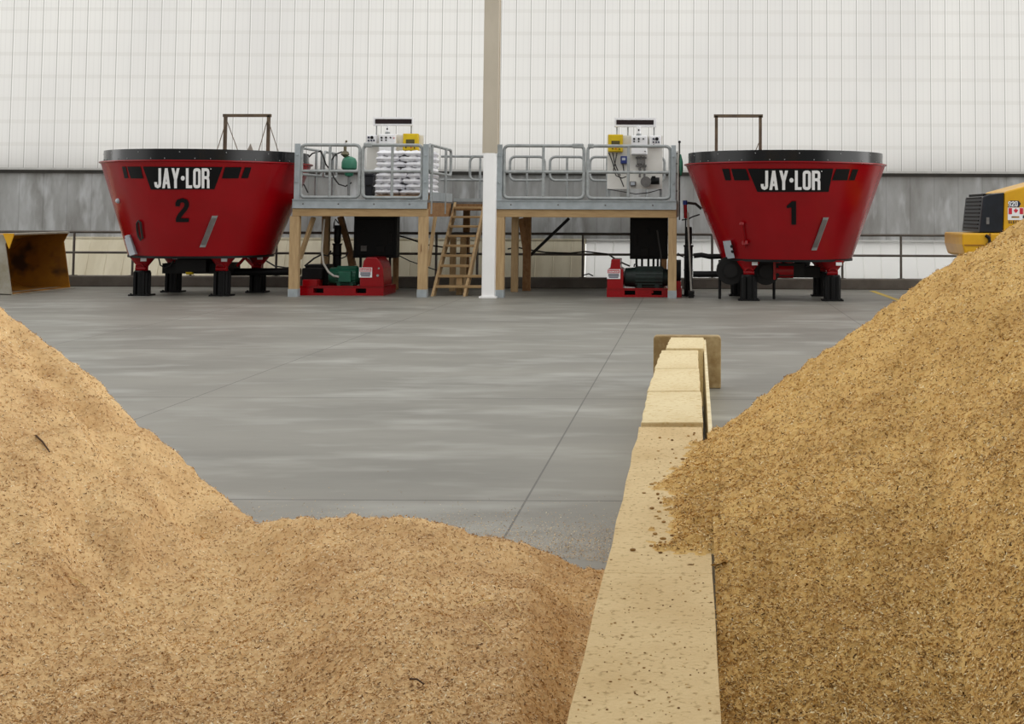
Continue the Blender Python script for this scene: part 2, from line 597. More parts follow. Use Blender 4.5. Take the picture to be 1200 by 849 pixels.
# square sleeve with softly rounded corners
for p_ in range(len(sl.v)):
    v = sl.v[p_]
    a = math.atan2(v.y - ycol, v.x - cx)
    k = min(1 / max(abs(cos(a)), abs(sin(a))), 1.3)
    sl.v[p_] = Vector((cx + (v.x - cx) * k, ycol + (v.y - ycol) * k, v.z))
sl.box(cx - .17, cx + .17, ycol - .17, ycol + .17, 0, .03)
o = sl.build('column_sleeve', m_pillarw, co, True)
mb = MB().box(-30, 24, -8, 1.6, 8.0, 8.2)  # unseen slab added to block overhead sky light on the near heaps
struct('ceiling', mb, m_flash, 'unseen roof slab added to shade the near feed heaps')
# side walls far outside the frame, wide door openings between them
# yellow floor line
a, b = FL(1022, 341.3), FL(1062, 355.5)
d = (b - a).normalized()
n = Vector((-d.y, d.x, 0)) * .06
mb = MB().prism([a - n, b - n + d * 2, b + n + d * 2, a + n], (0, 0, .004))
struct('floor_marking', mb, m_stripe, 'worn yellow painted line on the concrete floor')

# ================================================================== GUARD RAIL ON THE CURB
YG = YC + .17
gr = thing('guard_rail', (0, YG, zcurb), 'long brown-grey two-pipe guard rail standing on the low curb', 'railing')
ztop, zmid = ZZ(400, 273.2, YG), ZZ(400, 297.2, YG)
gx0, gx1 = XX(-40, YG), XX(1129, YG)
MB().tube([(gx0, YG, ztop), (gx1, YG, ztop)], .03, 10).build('top_rail', m_rail, gr, True)
MB().tube([(gx0, YG, zmid), (gx1 + .6, YG, zmid)], .027, 10).build('mid_rail', m_rail, gr, True)
for px in (19, 88, 157, 225, 325, 440, 512, 560, 683.5, 834.7, 920, 987, 1055.6, 1125):
    X = XX(px, YG)
    b = MB().cyl((X, YG, zcurb), (X, YG, ztop), .027, 10)
    b.box(X - .07, X + .07, YG - .06, YG + .06, zcurb, zcurb + .012)
    b.build('post', m_rail, gr, True)

# ================================================================== MIXERS
ZT, ZB, ZBAND = 2.60, .775, 2.815


class Tub:
    def __init__(s, cx_top, cx_bot, cy, rt, rb):
        s.cy, s.rt, s.rb = cy, rt, rb
        s.cb, s.sk = cx_bot, (cx_top - cx_bot) / (ZT - ZB)

    def hit(s, px, py, off=.008):
        d = ray(px, py).normalized()
        kr = (s.rt - s.rb) / (ZT - ZB)
        # x - cb - sk (z-ZB) ; r = rb + kr (z-ZB)
        a1, a0 = d.x - s.sk * d.z, 0 - s.cb - s.sk * (H - ZB)
        b1, b0 = d.y, -s.cy
        r1, r0 = kr * d.z, s.rb + kr * (H - ZB)
        A = a1 * a1 + b1 * b1 - r1 * r1
        B = 2 * (a1 * a0 + b1 * b0 - r1 * r0)
        C = a0 * a0 + b0 * b0 - r0 * r0
        t = (-B - math.sqrt(max(0, B * B - 4 * A * C))) / (2 * A)
        return EYE + d * (t - off)


def decal(mb, tub, q, nu=14, nv=4, off=.008):
    off += .008
    grid_quad(mb, q, lambda x, y: tub.hit(x, y, off), nu, nv)


def make_mixer(label, tub, legs, yfront, yrear, logo, letters, number, numbox, stripes, sight, gantry, cables, facet):
    ctop = tub.cb + tub.sk * (ZT - ZB)
    root = thing('feed_mixer', (tub.cb, tub.cy, 0), label, 'feed mixer', 'stationary red feed mixers')
    b = MB()
    rt, rb = tub.rt, tub.rb
    prof = [(rb - .06, ZB), (rb, ZB), (rb + (rt - rb) * .5, (ZB + ZT) / 2), (rt - .03 * (rt - rb) / (ZT - ZB), ZT - .03), (rt + .03, ZT - .015), (rt + .03, ZT + .005), (rt - .03, ZT + .005),
            (rt - .05, ZT - .05), (rb + .02, ZB + .1), (.2, ZB + .1)]
    b.lathe(prof, tub.cb, tub.cy, 120, skew=(tub.sk, 0), z0=ZB)
    t = b.build('tub', m_red, root, True)
    MB().lathe([(rb + .012, ZB - .03), (rb + .012, ZB + .015), (rb - .05, ZB + .015), (rb - .05, ZB - .03)], tub.cb, tub.cy, 96, closed=True).build('bottom_rim', m_black, t, True)
    n = facet
    bb = MB()
    rbnd = rt - .055
    bb.lathe([(rbnd, ZT + .003), (rbnd + .004, ZBAND), (rbnd - .02, ZBAND), (rbnd - .02, ZT + .003)], ctop, tub.cy, n, closed=True)
    for i in range(44):
        a = 2 * pi * (i + .5) / 44
        bb.ball((ctop + (rbnd + .003) * cos(a), tub.cy + (rbnd + .003) * sin(a), ZT + .035 + .12 * (i % 3 == 0)), .011, 4, mi=1)
    bb.build('rubber_band', [m_rubber, m_galv], root, True)
    # logo panel
    b = MB(); decal(b, tub, logo, 24, 5, .006)
    lp = b.build('logo_panel', m_decal, root)
    b = MB()
    for q in text_quads('JAY.LOR', *letters):
        decal(b, tub, q, 2, 3, .012)
    b.build('lettering', m_letter, lp)
    x1 = letters[1]
    b = MB()
    decal(b, tub, [(x1 + 1, letters[3] + 1.4), (x1 + 2, letters[3] + 1.4), (x1 + 2, letters[3] + .4), (x1 + 1, letters[3] + .4)], 1, 1, .012)
    b.build('trademark_dot', m_letter, lp)
    b = MB()
    for q in text_quads(number, *numbox):
        decal(b, tub, q, 2, 3, .012)
    b.build('number', m_decal, root)
    for q in stripes:
        b = MB(); decal(b, tub, q, 6, 3, .006)
        b.build('stripe_decal', m_decal, root)
    # sight window: raised frame and darker pane
    b = MB()
    f = [tub.hit(*p, off=.03) for p in sight]
    g = [tub.hit(*p, off=-.01) for p in sight]
    i0 = b.add(f + g)
    b.face([i0, i0 + 1, i0 + 2, i0 + 3])
    for i in range(4):
        j = (i + 1) % 4
        b.face([i0 + i, i0 + 4 + i, i0 + 4 + j, i0 + j])
    sw = b.build('sight_window', m_galv, root)
    c = sum((Vector((p[0], p[1])) for p in sight), Vector((0, 0))) / 4
    ins = [tuple(c + (Vector(p) - c) * .84) for p in sight]
    b = MB(); decal(b, tub, ins, 2, 4, .034)
    b.build('pane', m_sight, sw)
    # legs
    for (X, Y) in legs:
        b = MB()
        fl = lambda j: 1 + .06 * (1 if j % 6 < 3 else -1)
        b.lathe([(.155, .03), (.155, .44), (.135, .49), (.09, .49)], X, Y, 24, fac=fl)
        for sx in (-1, 0, 1):
            b.box(X + sx * .085 - .022, X + sx * .085 + .022, Y - .165, Y - .12, .03, .47)
        lg = b.build('leg', m_black, root)
        b = MB().box(X - .2, X + .2, Y - .17, Y + .17, 0, .03)
        for sx in (-.16, .16):
            b.cyl((X + sx, Y - .13, .03), (X + sx, Y - .13, .05), .02, 8)
        b.build('foot_plate', m_black, lg)
        b = MB()
        b.lathe([(.2, ZB - .005), (.24, ZB - .03), (.105, .57), (.105, .49)], X, Y, 20)
        b.tube([(X - .1, Y - .07, .53), (X + .1, Y - .07, .53)], .05, 10)
        b.tube([(X + .075 * cos(a_), Y - .14, .57 + .05 * sin(a_)) for a_ in [pi * i / 6 for i in range(7)]], .018, 6)
        b.build('leg_bracket', m_red, lg, True)
        b = MB().box(X + .05, X + .16, Y - .24, Y - .22, ZB - .1, ZB - .04)
        b.build('white_tag', m_box, lg)
    # running gear below the tub
    b = MB()
    b.cyl((tub.cb, tub.cy, ZB + .02), (tub.cb, tub.cy, .5), .5, 24, .42)
    b.box(tub.cb - .62, tub.cb + .62, tub.cy - .45, tub.cy + .45, .42, .62)
    b.box(tub.cb - .3, tub.cb + .3, tub.cy - .62, tub.cy - .4, .46, .7)
    b.build('gearbox', m_dark, root, True)
    # overhead pipe frame
    (gx0, gx1, gy) = gantry
    Yg = tub.cy
    A, B_ = W(gx0, gy, Yg), W(gx1, gy, Yg)
    b = MB()
    zf = ZT + .02
    b.bar((A.x, Yg, zf - .1), A, .06, .06); b.bar((B_.x, Yg, zf - .1), B_, .06, .06)
    b.bar(A - Vector((.05, 0, 0)), B_ + Vector((.05, 0, 0)), .06, .06)
    b.bar((ctop - rt + .04, Yg, ZT - .06), (ctop + rt - .04, Yg, ZT - .06), .06, .08)
    gf = b.build('overhead_frame', m_frame, root)
    for (x0, y0, x1, y1) in cables:
        MB().tube([W(x0, y0, Yg - .04), W(x1, y1, Yg - .3)], .009, 5).build('stay_cable', m_frame, gf)
    # auger inside
    b = MB().cyl((ctop, tub.cy, ZB + .1), (ctop, tub.cy, ZT - .3), .45, 20, .12)
    b.build('auger', m_galv, root, True)
    return root


# right mixer (number 1)
yf1, yr1 = 26.09, 27.58
cy1 = (yf1 + yr1) / 2
tub1 = Tub(XX(920, cy1), XX(921.5, cy1), cy1, 1.955, 1.275)
legs1 = [(XX(877.5, yf1), yf1), (XX(975, yf1), yf1), (XX(866, yr1), yr1), (XX(962, yr1), yr1)]
mix1 = make_mixer('red conical feed mixer numbered 1 beside the yellow loader', tub1, legs1, yf1, yr1,
                  [(887.5, 225), (971, 225), (976.6, 197.8), (876, 197.8)], (891.5, 961.5, 222.8, 200), '1', (922, 933, 263.5, 236),
                  [[(850, 211.5), (856.5, 211.5), (854.5, 198), (846, 198)], [(860.5, 211.5), (878.5, 211.5), (874, 198), (856.8, 198)],
                   [(975.2, 211.5), (993, 211.5), (996, 198.3), (980, 198.3)], [(995, 211.5), (1001.5, 211.5), (1006, 198.6), (999, 198.6)]],
                  [(950.8, 293.5), (957, 293.5), (971.2, 255), (964.8, 255)], (839.5, 891, 136), [(889, 168, 885, 178)], 120)
# left mixer (number 2)
yf2, yr2 = 26.8, 28.03
cy2 = (yf2 + yr2) / 2 + .05
tub2 = Tub(XX(243, cy2), XX(238.3, cy2), cy2, 2.0, 1.375)
legs2 = [(XX(169, yf2), yf2), (XX(262.5, yf2), yf2), (XX(205.5, yr2), yr2), (XX(304, yr2), yr2)]
mix2 = make_mixer('red conical feed mixer numbered 2 beside the yellow bucket', tub2, legs2, yf2, yr2,
                  [(176.7, 222.3), (251.3, 221.9), (261, 195.8), (167.3, 195.4)], (180.8, 245.6, 220.8, 197.2), '2', (205.6, 221.6, 260.4, 232.5),
                  [[(145.8, 209), (150.2, 209), (147.3, 195.4), (142.8, 195.4)], [(153.2, 209.2), (167.8, 209.2), (164.5, 195.4), (148.8, 195.4)],
                   [(260.2, 209.2), (279.3, 209.2), (283.3, 196), (263.8, 196)], [(282.7, 209), (290.7, 209), (294.7, 196.2), (287.3, 196.2)]],
                  [(233.8, 290), (240.6, 290), (255.3, 253), (248.5, 253)], (264.5, 315, 135.5),
                  [(265, 142, 254, 177.5), (266, 142, 279, 177.5), (313, 142, 303, 177.5), (314.5, 142, 326, 177.5)], 40)
# extras that only one mixer shows
p = W(292, 177, cy2 + .6)
q0, q1, q2 = W(287.5, 180, cy2 + .6), W(297.5, 180, cy2 + .6), W(293.5, 168.5, cy2 + .6)
MB().prism([q0, q1, q2], (0, .03, 0)).build('kicker_plate', m_worn, mix2)


def tub_box(root, tub, quadpx, depth, mat, name):
    b = MB()
    f = [tub.hit(*p, off=depth) for p in quadpx]
    g = [tub.hit(*p, off=-.02) for p in quadpx]
    i0 = b.add(f + g)
    b.face([i0, i0 + 1, i0 + 2, i0 + 3])
    for i in range(4):
        j = (i + 1) % 4
        b.face([i0 + i, i0 + 4 + i, i0 + 4 + j, i0 + j])
    return b.build(name, mat, root)


bx = tub_box(mix1, tub1, [(851.5, 303.5), (861, 302.5), (856, 281.8), (847, 283)], .12, m_ltgrey, 'junction_box')
for t_ in (.25, .55):
    a0 = tub1.hit(859 - 3 * t_, 300 - 20 * t_, .125)
    MB().ball(a0, .03, 5).build('clasp', m_dark, bx)
# outside left edge of mixer 2: the grey control box sticks out from the rim
c = tub2.hit(160.2, 290, .0)
b = MB().bar(W(150.5, 279, c.y), W(156.5, 299, c.y), .11, .12, (0, 1, 0))
b.cyl(W(149.3, 276, c.y), W(150.4, 279.5, c.y), .055, 10)
b.build('control_pod', m_ltgrey, mix2)
# latch rod on mixer 1, strap on mixer 2
b = MB().tube([tub1.hit(869.3, 262, .06), tub1.hit(871, 276, .06), tub1.hit(873, 291, .06)], .016, 6)
b.bar(tub1.hit(867, 262, .05), tub1.hit(872, 262, .05), .03, .05)
b.bar(tub1.hit(870, 285, .05), tub1.hit(876.5, 284, .05), .03, .07)
b.build('latch_rod', m_red, mix1, True)
b = MB().tube([tub2.hit(x_, y_, .05) for x_, y_ in ((165, 282), (162, 277), (160.6, 269), (160.3, 262), (162.2, 259), (164.6, 261), (165.4, 270), (167, 280))], .02, 6)
b.build('strap', m_hose, mix2, True)
MB().ball(tub2.hit(138.3, 235.5, .03), .05, 6).build('latch_knob', m_ltgrey, mix2, True)
# red gearbox and hub under mixer 1
b = MB()
yq = cy1 - .5
p = W(919, 317, yq)
b.cyl((p.x - .17, yq, p.z), (p.x + .17, yq, p.z), .15, 16)
b.cyl((p.x - .13, yq, p.z), (p.x - .13, yq, .8), .1, 12)
b.cyl((p.x + .1, yq, p.z), (p.x + .1, yq, .8), .1, 12)
b.box(p.x - .22, p.x - .17, yq - .17, yq + .17, p.z - .17, p.z + .17)
rg = b.build('reduction_gear', m_red, mix1, True)
b = MB().cyl((p.x + .17, yq, p.z - .03), (p.x + .34, yq, p.z - .03), .05, 10)
b.build('shaft_stub', m_brass, rg, True)
b = MB()
for px, y_, r_ in ((856, 317, .27), (897, 318, .26)):
    p = W(px, y_, yq)
    b.cyl((p.x, yq - .14, p.z), (p.x, yq + .2, p.z), r_, 20)
    b.cyl((p.x, yq - .2, p.z), (p.x, yq - .14, p.z), r_ * .5, 16)
b.box(XX(852, yq), XX(905, yq), yq + .02, yq + .16, .36, .7)
b.build('drive_hub', m_dark, mix1, True)
for px in (843.5, 907):
    p = W(px, 320, yq + .2)
    MB().cyl((p.x, yq + .2, 0), (p.x, yq + .2, .75), .028, 8).build('prop_stand', m_dark, mix1)
b = MB()
yd = cy1 - .1
b.cyl(W(812, 321.5, yd), W(850, 321.5, yd), .06, 12)
b.tube([W(813, 300, yd), W(822, 299, yd), (W(832, 301, yd)), W(848, 300.5, yd)], .05, 10)
b.build('drive_shaft', m_black, mix1, True)
for pts in ([(938, 308), (941, 318), (948, 321), (954, 317), (957, 312)], [(945, 308), (948, 315), (955, 318), (958, 314)]):
    MB().tube([W(x_, y_, yq + .1) for x_, y_ in pts], .012, 6).build('cable', m_hose, mix1, True)
b = MB()
yd = cy2 + .1
b.cyl(W(268, 319, yd), W(352, 318.5, yd), .075, 12)
b.build('drive_shaft', m_black, mix2, True)
MB().tube([W(x_, y_, cy2 - .5) for x_, y_ in ((186, 303), (188, 311), (193, 314), (199, 312), (203, 306))], .014, 6).build('cable', m_hose, mix2, True)
MB().tube([W(x_, y_, cy2 - .3) for x_, y_ in ((312, 306), (322, 312), (336, 314), (346, 313))], .016, 6).build('cable', m_hose, mix2, True)
b = MB().bar(W(278, 312, cy2 - .2), W(287, 302, cy2 - .2), .05, .05)
b.bar(W(287, 302, cy2 - .2), W(297, 312, cy2 - .2), .05, .05)
b.build('brace', m_red, mix2)
b = MB().cyl(W(219, 318, cy2 - .55), W(226, 318, cy2 - .55), .07, 10)
b.build('yellow_coupling', m_yellow, mix2, True)

# ================================================================== PLATFORMS
ZD = ZZ(588, 234.8, YP)     # deck top
ZCH = ZZ(588, 245.2, YP)    # channel bottom
ZBM = ZZ(588, 254.5, YP)    # timber bottom
ZRT = ZZ(588, 170.6, YP)    # gate top
ZRB = ZZ(588, 232.2, YP)
ZRM = ZZ(588, 201.4, YP)


def make_gate(root, x0, x1, xm, y=YP + .06):
    b = MB()
    b.tube(rrect(x0, x1, ZRB, ZRT, .09, y), .032, 8, closed=True)
    b.cyl((x0, y, ZRM), (x1, y, ZRM), .028, 8)
    b.cyl((xm, y, ZRB), (xm, y, ZRT), .028, 8)
    g = b.build('gate', m_galv, root, True)
    return g


def make_platform(label, pxl, pxr, posts, gates, uprights, rearposts, clips):
    xl, xr = XX(pxl, YP), XX(pxr, YP)
    root = thing('mixing_platform', ((xl + xr) / 2, YP + 1, 0), label, 'platform', 'raised timber work platforms')
    MB().box(xl, xr, YP, YR, ZD - .05, ZD).build('deck', m_grey, root)
    b = MB()
    b.box(xl, xr, YP - .012, YP, ZCH, ZD)
    b.box(xl, xr, YP - .035, YP, ZD - .012, ZD + .004)
    b.box(xl, xr, YP - .035, YP, ZCH, ZCH + .012)
    for i in range(4):
        xx = xl + (xr - xl) * (i + .3) / 3.8
        b.ball((xx, YP - .014, (ZCH + ZD) / 2), .016, 5, mi=1)
    b.build('edge_channel', [m_galvd, m_grey], root)
    b = MB().box(xl, xr, YP, YP + .14, ZBM, ZCH)
    b.build('front_beam', m_woodh, root, bevel=.006)
    b = MB().box(xl + .02, xr - .02, YR - .14, YR, ZBM, ZCH)
    b.build('rear_beam', m_woodh, root)
    for xx in (xl, xr - .05):
        MB().box(xx, xx + .05, YP + .14, YR - .14, ZBM, ZD - .05).build('side_joist', m_wood2, root)
    for i in range(4):
        xx = xl + (xr - xl) * (i + 1) / 5
        MB().box(xx - .03, xx + .03, YP + .14, YR - .14, ZBM + .04, ZD - .05).build('joist', m_wood2, root)
    for (p0, p1) in posts:
        x0, x1 = XX(p0, YP), XX(p1, YP)
        b = MB().box(x0, x1, YP + .002, YP + .16, .0, ZBM)
        po = b.build('post', m_wood, root, bevel=.008)
        b = MB().box(x0 - .004, x1 + .004, YP - .006, YP + .166, 0, .15)
        b.cyl(((x0 + x1) / 2, YP - .006, .09), ((x0 + x1) / 2, YP - .02, .09), .018, 8)
        b.cyl(((x0 + x1) / 2, YP - .006, .05), ((x0 + x1) / 2, YP - .02, .05), .018, 8)
        b.build('post_shoe', m_galvd, po)
    for (px, yy, w, mat) in rearposts:
        X = XX(px, yy)
        MB().box(X - w / 2, X + w / 2, yy - .07, yy + .07, zcurb if yy > YC - .08 else 0, ZBM if yy < YR else ZD - .3).build('post', mat, root, bevel=.006)
    for (p0, p1) in uprights:
        x0, x1 = XX(p0, YP), XX(p1, YP)
        b = MB().box(x0, x1, YP - .02, YP + .05, ZD, ZRT + .02)
        for z in (ZRB + .3, ZRT - .2):
            b.cyl(((x0 + x1) / 2, YP - .02, z), ((x0 + x1) / 2, YP - .06, z), .02, 8)
        b.build('upright', m_galvd, root, bevel=.005)
    for (p0, p1, pm, cl) in gates:
        g = make_gate(root, XX(p0, YP), XX(p1, YP), XX(pm, YP))
        for (c0, c1) in cl:
            y = YP + .06
            MB().box(XX(c0, YP), XX(c1, YP), y - .045, y + .045, ZRT - .045, ZRT + .045).build('sleeve', m_galv, g, bevel=.02)
    return root, xl, xr


P1, x1l, x1r = make_platform('timber-legged mixing platform holding the pallet of white sacks', 342.5, 500.5, [(339.6, 350.6), (490.3, 501)],
                             [(350.5, 419.5, 384.5, []), (423.5, 493, 457.8, [(424, 434)])], [(344, 350), (494.8, 501)],
                             [(465, 29.2, .1, m_wood2), (382.5, 28.6, .15, m_wood)], [])
P2, x2l, x2r = make_platform('timber-legged mixing platform between the column and mixer 1', 582, 792.5, [(581.2, 591.2), (783.2, 793)],
                             [(589.5, 683.5, 635.7, [(669.5, 683)]), (688, 785, 735.8, [(688, 695)])], [(582, 587.6), (786.2, 791.8)],
                             [(604, 28.55, .14, m_wood)], [])
# braces of platform 1
MB().bar(W(351, 304, YP + .4), W(367.5, 255, YP + .4), .05, .2, (0, 1, 0)).build('brace', m_wood, P1)
MB().bar(W(399, 254, 28.7), W(410, 294, 28.7), .1, .16, (0, 1, 0)).build('brace', m_wood2, P1)
MB().bar(W(410, 294, 28.7), W(413, 312, 28.7), .12, .18, (0, 1, 0)).build('brace', m_wood2, P1)
MB().bar(W(502, 312, YP + .5), W(510, 254, YP + .5), .05, .14, (0, 1, 0)).build('brace', m_wood, P1)
# braces of platform 2
MB().bar(W(611, 256, 29.0), W(617.5, 300, 29.0), .13, .14, (0, 1, 0)).build('brace', m_wood2, P2)
MB().box(XX(613.5, 29.0), XX(622.5, 29.0), 28.95, 29.08, 0, ZBM).build('post', m_wood2, P2)
MB().bar(W(622, 299, 29.1), W(667, 256, 29.1), .06, .09, (0, 1, 0)).build('brace', m_dark, P2)

# side rail of platform 1, receding
xsr = x1l + .12
b = MB()
for (ya, yb) in ((YP + .15, 28.2), (28.4, YR - .03)):
    zt, zm, zb = ZRT - .06, ZRM - .06, ZRB
    lp = []
    for (yy, zz) in ((ya, zt), (yb, zt), (yb, zm), (ya, zm)):
        lp.append((xsr, yy, zz))
    b2 = MB().tube([(xsr, ya, zm), (xsr, ya, zt - .05), (xsr, ya + .05, zt), (xsr, yb - .05, zt), (xsr, yb, zt - .05), (xsr, yb, zm + .05), (xsr, yb - .05, zm), (xsr, ya, zm)], .026, 8)
    yp = ya + (yb - ya) * .72
    b2.cyl((xsr, yp, ZD), (xsr, yp, zt), .026, 8)
    b2.build('side_rail', m_galv, P1, True)
# side gate of platform 1 at the head of the stairs
xg = x1r - .02
b = MB()
zt, zm = ZZ(507, 169.5, YP + .2), ZZ(507, 202, YP + .2)
ya, yb = YP + .22, YR - .15
b.tube([(xg, ya, zm + .06), (xg, ya, zt - .06), (xg, ya + .06, zt), (xg, yb - .06, zt), (xg, yb, zt - .06), (xg, yb, zm + .06), (xg, yb - .06, zm), (xg, ya + .06, zm)], .03, 8, closed=True)
for yy in (ya + .15, yb - .75):
    b.cyl((xg + .02, yy, ZCH - .1), (xg + .03, yy, zt), .028, 8)
b.build('stair_side_rail', m_galv, P1, True)
MB().box(x1r, x1r + .015, YP + .25, YR - .1, ZD - .02, ZD + .16).build('toe_board', m_galvd, P1)
# right-hand side rail of platform 2 (seen edge on)
xg = x2r - .03
b = MB()
for (ya, yb) in ((YP + .15, 28.3), (28.5, YR - .03)):
    b.tube([(xg, ya, ZRM), (xg, ya, ZRT - .1), (xg, yb, ZRT - .1), (xg, yb, ZRM)], .026, 8, closed=True)
    b.cyl((xg, (ya + yb) / 2, ZD), (xg, (ya + yb) / 2, ZRT - .1), .026, 8)
b.build('side_rail', m_galv, P2, True)

# ------------------------------------------------------------------ rear walkway joining both platforms
wx0, wx1 = XX(352, YWK), XX(788, YWK)
wk = thing('rear_walkway', ((wx0 + wx1) / 2, YWK, 0), 'raised walkway with looped pipe railing running behind both platforms', 'walkway')
MB().box(wx0, wx1, YR + .01, YWK + .1, ZD - .06, ZD).build('deck', m_grey, wk)
MB().box(wx0, wx1, YWK + .04, YWK + .1, ZD - .2, ZD - .06).build('edge_beam', m_galvd, wk)
MB().box(x1r + .03, x2l - .03, YR + .012, YR + .05, ZD - .2, ZD - .01).build('stair_head_board', m_wood2, wk)
MB().box(x1r + .03, x2l - .03, YR + .005, YR + .012, ZD - .01, ZD + .06).build('edge_plate', m_galvd, wk)
zt, zm = ZZ(630, 183.8, YWK), ZZ(630, 211.5, YWK)
for c_ in (570, 617, 664, 711, 758):
    x0, x1 = XX(c_ - 20, YWK), XX(c_ + 20.5, YWK)
    b = MB().tube(rrect(x0, x1, zm, zt, .12, YWK), .03, 8, closed=True)
    b.cyl((XX(c_, YWK), YWK, ZD), (XX(c_, YWK), YWK, zt), .026, 8)
    b.build('rail_loop', m_galv, wk, True)
b = MB()
for z in (zt, zm):
    b.cyl((XX(516, YWK), YWK, z), (XX(566, YWK), YWK, z), .028, 8)
for px in (522, 562):
    b.cyl((XX(px, YWK), YWK, ZD), (XX(px, YWK), YWK, zt), .028, 8)
b.build('landing_rail', m_galv, wk, True)
for px in (547, 778):
    X = XX(px, 31.0)
    MB().box(X - .07, X + .07, 30.93, 31.07, 0, ZD - .06).build('post', m_wood2, wk)

# ------------------------------------------------------------------ stairs
sx0, sx1 = -5.08, -4.50
st = thing('stairs', (-4.85, 27.3, 0), 'open-tread timber stairs beside the white column sleeve', 'stairs')
rise = ZD / 9.6
ys = lambda k: 27.25 + .235 * (k - 1)
for xx in (sx0 - .05, sx1):
    b = MB()
    b.prism([(xx, ys(1) - .30, 0), (xx, ys(1) - .02, 0), (xx, YR, ZD - .3), (xx, YR, ZD - .02)], (.05, 0, 0))
    b.build('stringer', m_wood, st)
for k in range(1, 10):
    z = rise * k
    x1_ = sx1 if k > 2 else -4.02
    MB().box(sx0, x1_, ys(k) - .1, ys(k) + .17, z - .045, z).build('tread', m_woodh, st, bevel=.006)
for X in (-4.66, -4.1):
    MB().box(X - .06, X + .06, ys(2) - .04, ys(2) + .1, 0, rise - .045 + (rise if X < -4.3 else 0)).build('support_post', m_wood, st)
for X, yy in ((-4.78, 28.6), (-5.02, 28.75)):
    MB().box(X - .06, X + .06, yy - .05, yy + .05, 0, ZD - .75).build('support_post', m_wood, st)

# ================================================================== ON THE PLATFORMS
# pallet and sacks
yb0 = 27.45
bxl, bxr = XX(439.5, yb0), x1r - .1
ZP = ZD + .004
pal = thing('pallet', ((bxl + bxr) / 2, yb0 + .45, ZP), 'wooden pallet under the stack of white sacks', 'pallet')
for i in range(7):
    y = yb0 + i * .145
    MB().box(bxl, bxr, y, y + .1, ZD + .08, ZD + .1).build('board', m_wood2, pal)
for X in (bxl, (bxl + bxr) / 2 - .05, bxr - .1):
    MB().box(X, X + .1, yb0, yb0 + .97, ZP, ZD + .08).build('runner', m_wood2, pal)
NL = 8
ztop_s = ZZ(470, 176.5, yb0)
lh = (ztop_s - ZD - .1) / NL
sw_, sd_ = (bxr - bxl) / 2, .95


def sack_mesh(seed):
    rs = random.Random(seed)
    b = MB()
    nu, nv = 26, 14
    hw, hd, hh = sw_ / 2 + .012, sd_ / 2, lh / 2
    ph = [rs.uniform(0, 6) for _ in range(6)]
    for sgn in (1, -1):
        rows = []
        for j in range(nv + 1):
            v = -1 + 2 * j / nv
            vs = []
            for i in range(nu + 1):
                u = -1 + 2 * i / nu
                prof = max(0, (1 - abs(u) ** 9)) ** .4 * max(0, (1 - abs(v) ** 12)) ** .4
                wr = .012 * sin(9 * u + ph[0] + 3 * v) + .007 * sin(17 * v + ph[1] + 5 * u) + .008 * sin(23 * u + ph[4])
                z = sgn * (hh * .98 * prof) + (wr * .7) * prof
                vs.append((u * hw * (1 - .03 * v * v) + .008 * sin(7 * v + ph[2]), v * hd * (1 - .03 * u * u) + .012 * sin(8 * u + ph[3]), z + hh))
            rows.append(b.add(vs))
        for j in range(nv):
            for i in range(nu):
                q = [rows[j] + i, rows[j] + i + 1, rows[j + 1] + i + 1, rows[j + 1] + i]
                b.face(q if sgn > 0 else q[::-1])
    return b


words_layer = ['bottom', 'second', 'third', 'fourth', 'fifth', 'sixth', 'seventh', 'top']
protos = []
for s in range(4):
    o = sack_mesh(s).build('feed_sack', m_sack, None, True, base=(0, 0, 0))
    protos.append(o)
cnt = 0
for L in range(NL):
    for c in range(2):
        k = (L * 2 + c + L // 2) % 4
        if cnt < 4:
            o = protos[cnt]
        else:
            o = protos[k].copy()
            COL.objects.link(o)
        cnt += 1
        f_ = (.86, 1.1, .95, 1.14, .9, 1.06, .84, 1.0)[L]
        f_ = f_ if c == 0 else 2 - f_
        o.scale.x = f_
        o.location = ((bxl + sw_ * f_ / 2 if c == 0 else bxr - sw_ * f_ / 2) + random.uniform(-.035, .008) * (1 if c == 0 else .3), yb0 + sd_ / 2 + random.uniform(-.025, .012), ZD + .103 + L * lh)
        o.rotation_euler.z = (pi if k % 2 else 0) + random.uniform(-.03, .03)
        tag(o, 'white woven sack, %s layer of the %s column on the pallet' % (words_layer[L], ('left', 'right')[c]), 'sack', 'white sacks stacked on the pallet')

# ---- control stations
def text_plane(mb, txt, o, ux, uz, x0, x1, z0, z1, off):
    for q in text_quads(txt, x0, x1, z0, z1):
        grid_quad(mb, q, lambda x, y: o + ux * x + uz * y + off, 1, 1)


def enclosure(name, px0, px1, py0, py1, Y, depth, mat, label, cat, group, screen=None, dots=(), lid=True):
    a, c = W(px0, py1, Y), W(px1, py0, Y)
    root = thing(name, ((a.x + c.x) / 2, Y, a.z), label, cat, group)
    b = MB().box(a.x, c.x, Y, Y + depth, a.z, c.z)
    b.build('case', mat, root, bevel=.012)
    if lid:
        b = MB().box(a.x + .015, c.x - .015, Y - .018, Y, a.z + .015, c.z - .015)
        b.build('lid', mat, root, bevel=.008)
    if screen:
        s0, s1 = W(screen[0], screen[3], Y), W(screen[1], screen[2], Y)
        MB().box(s0.x, s1.x, Y - .026, Y - .012, s0.z, s1.z).build('display', screen[4], root)
    for (dx, dy, mat2, r) in dots:
        p = W(dx, dy, Y)
        MB().cyl((p.x, Y - .01, p.z), (p.x, Y - .04, p.z), r * .72, 10).build('button', mat2, root, True)
    return root


YB1 = 28.95
YB2 = 28.6
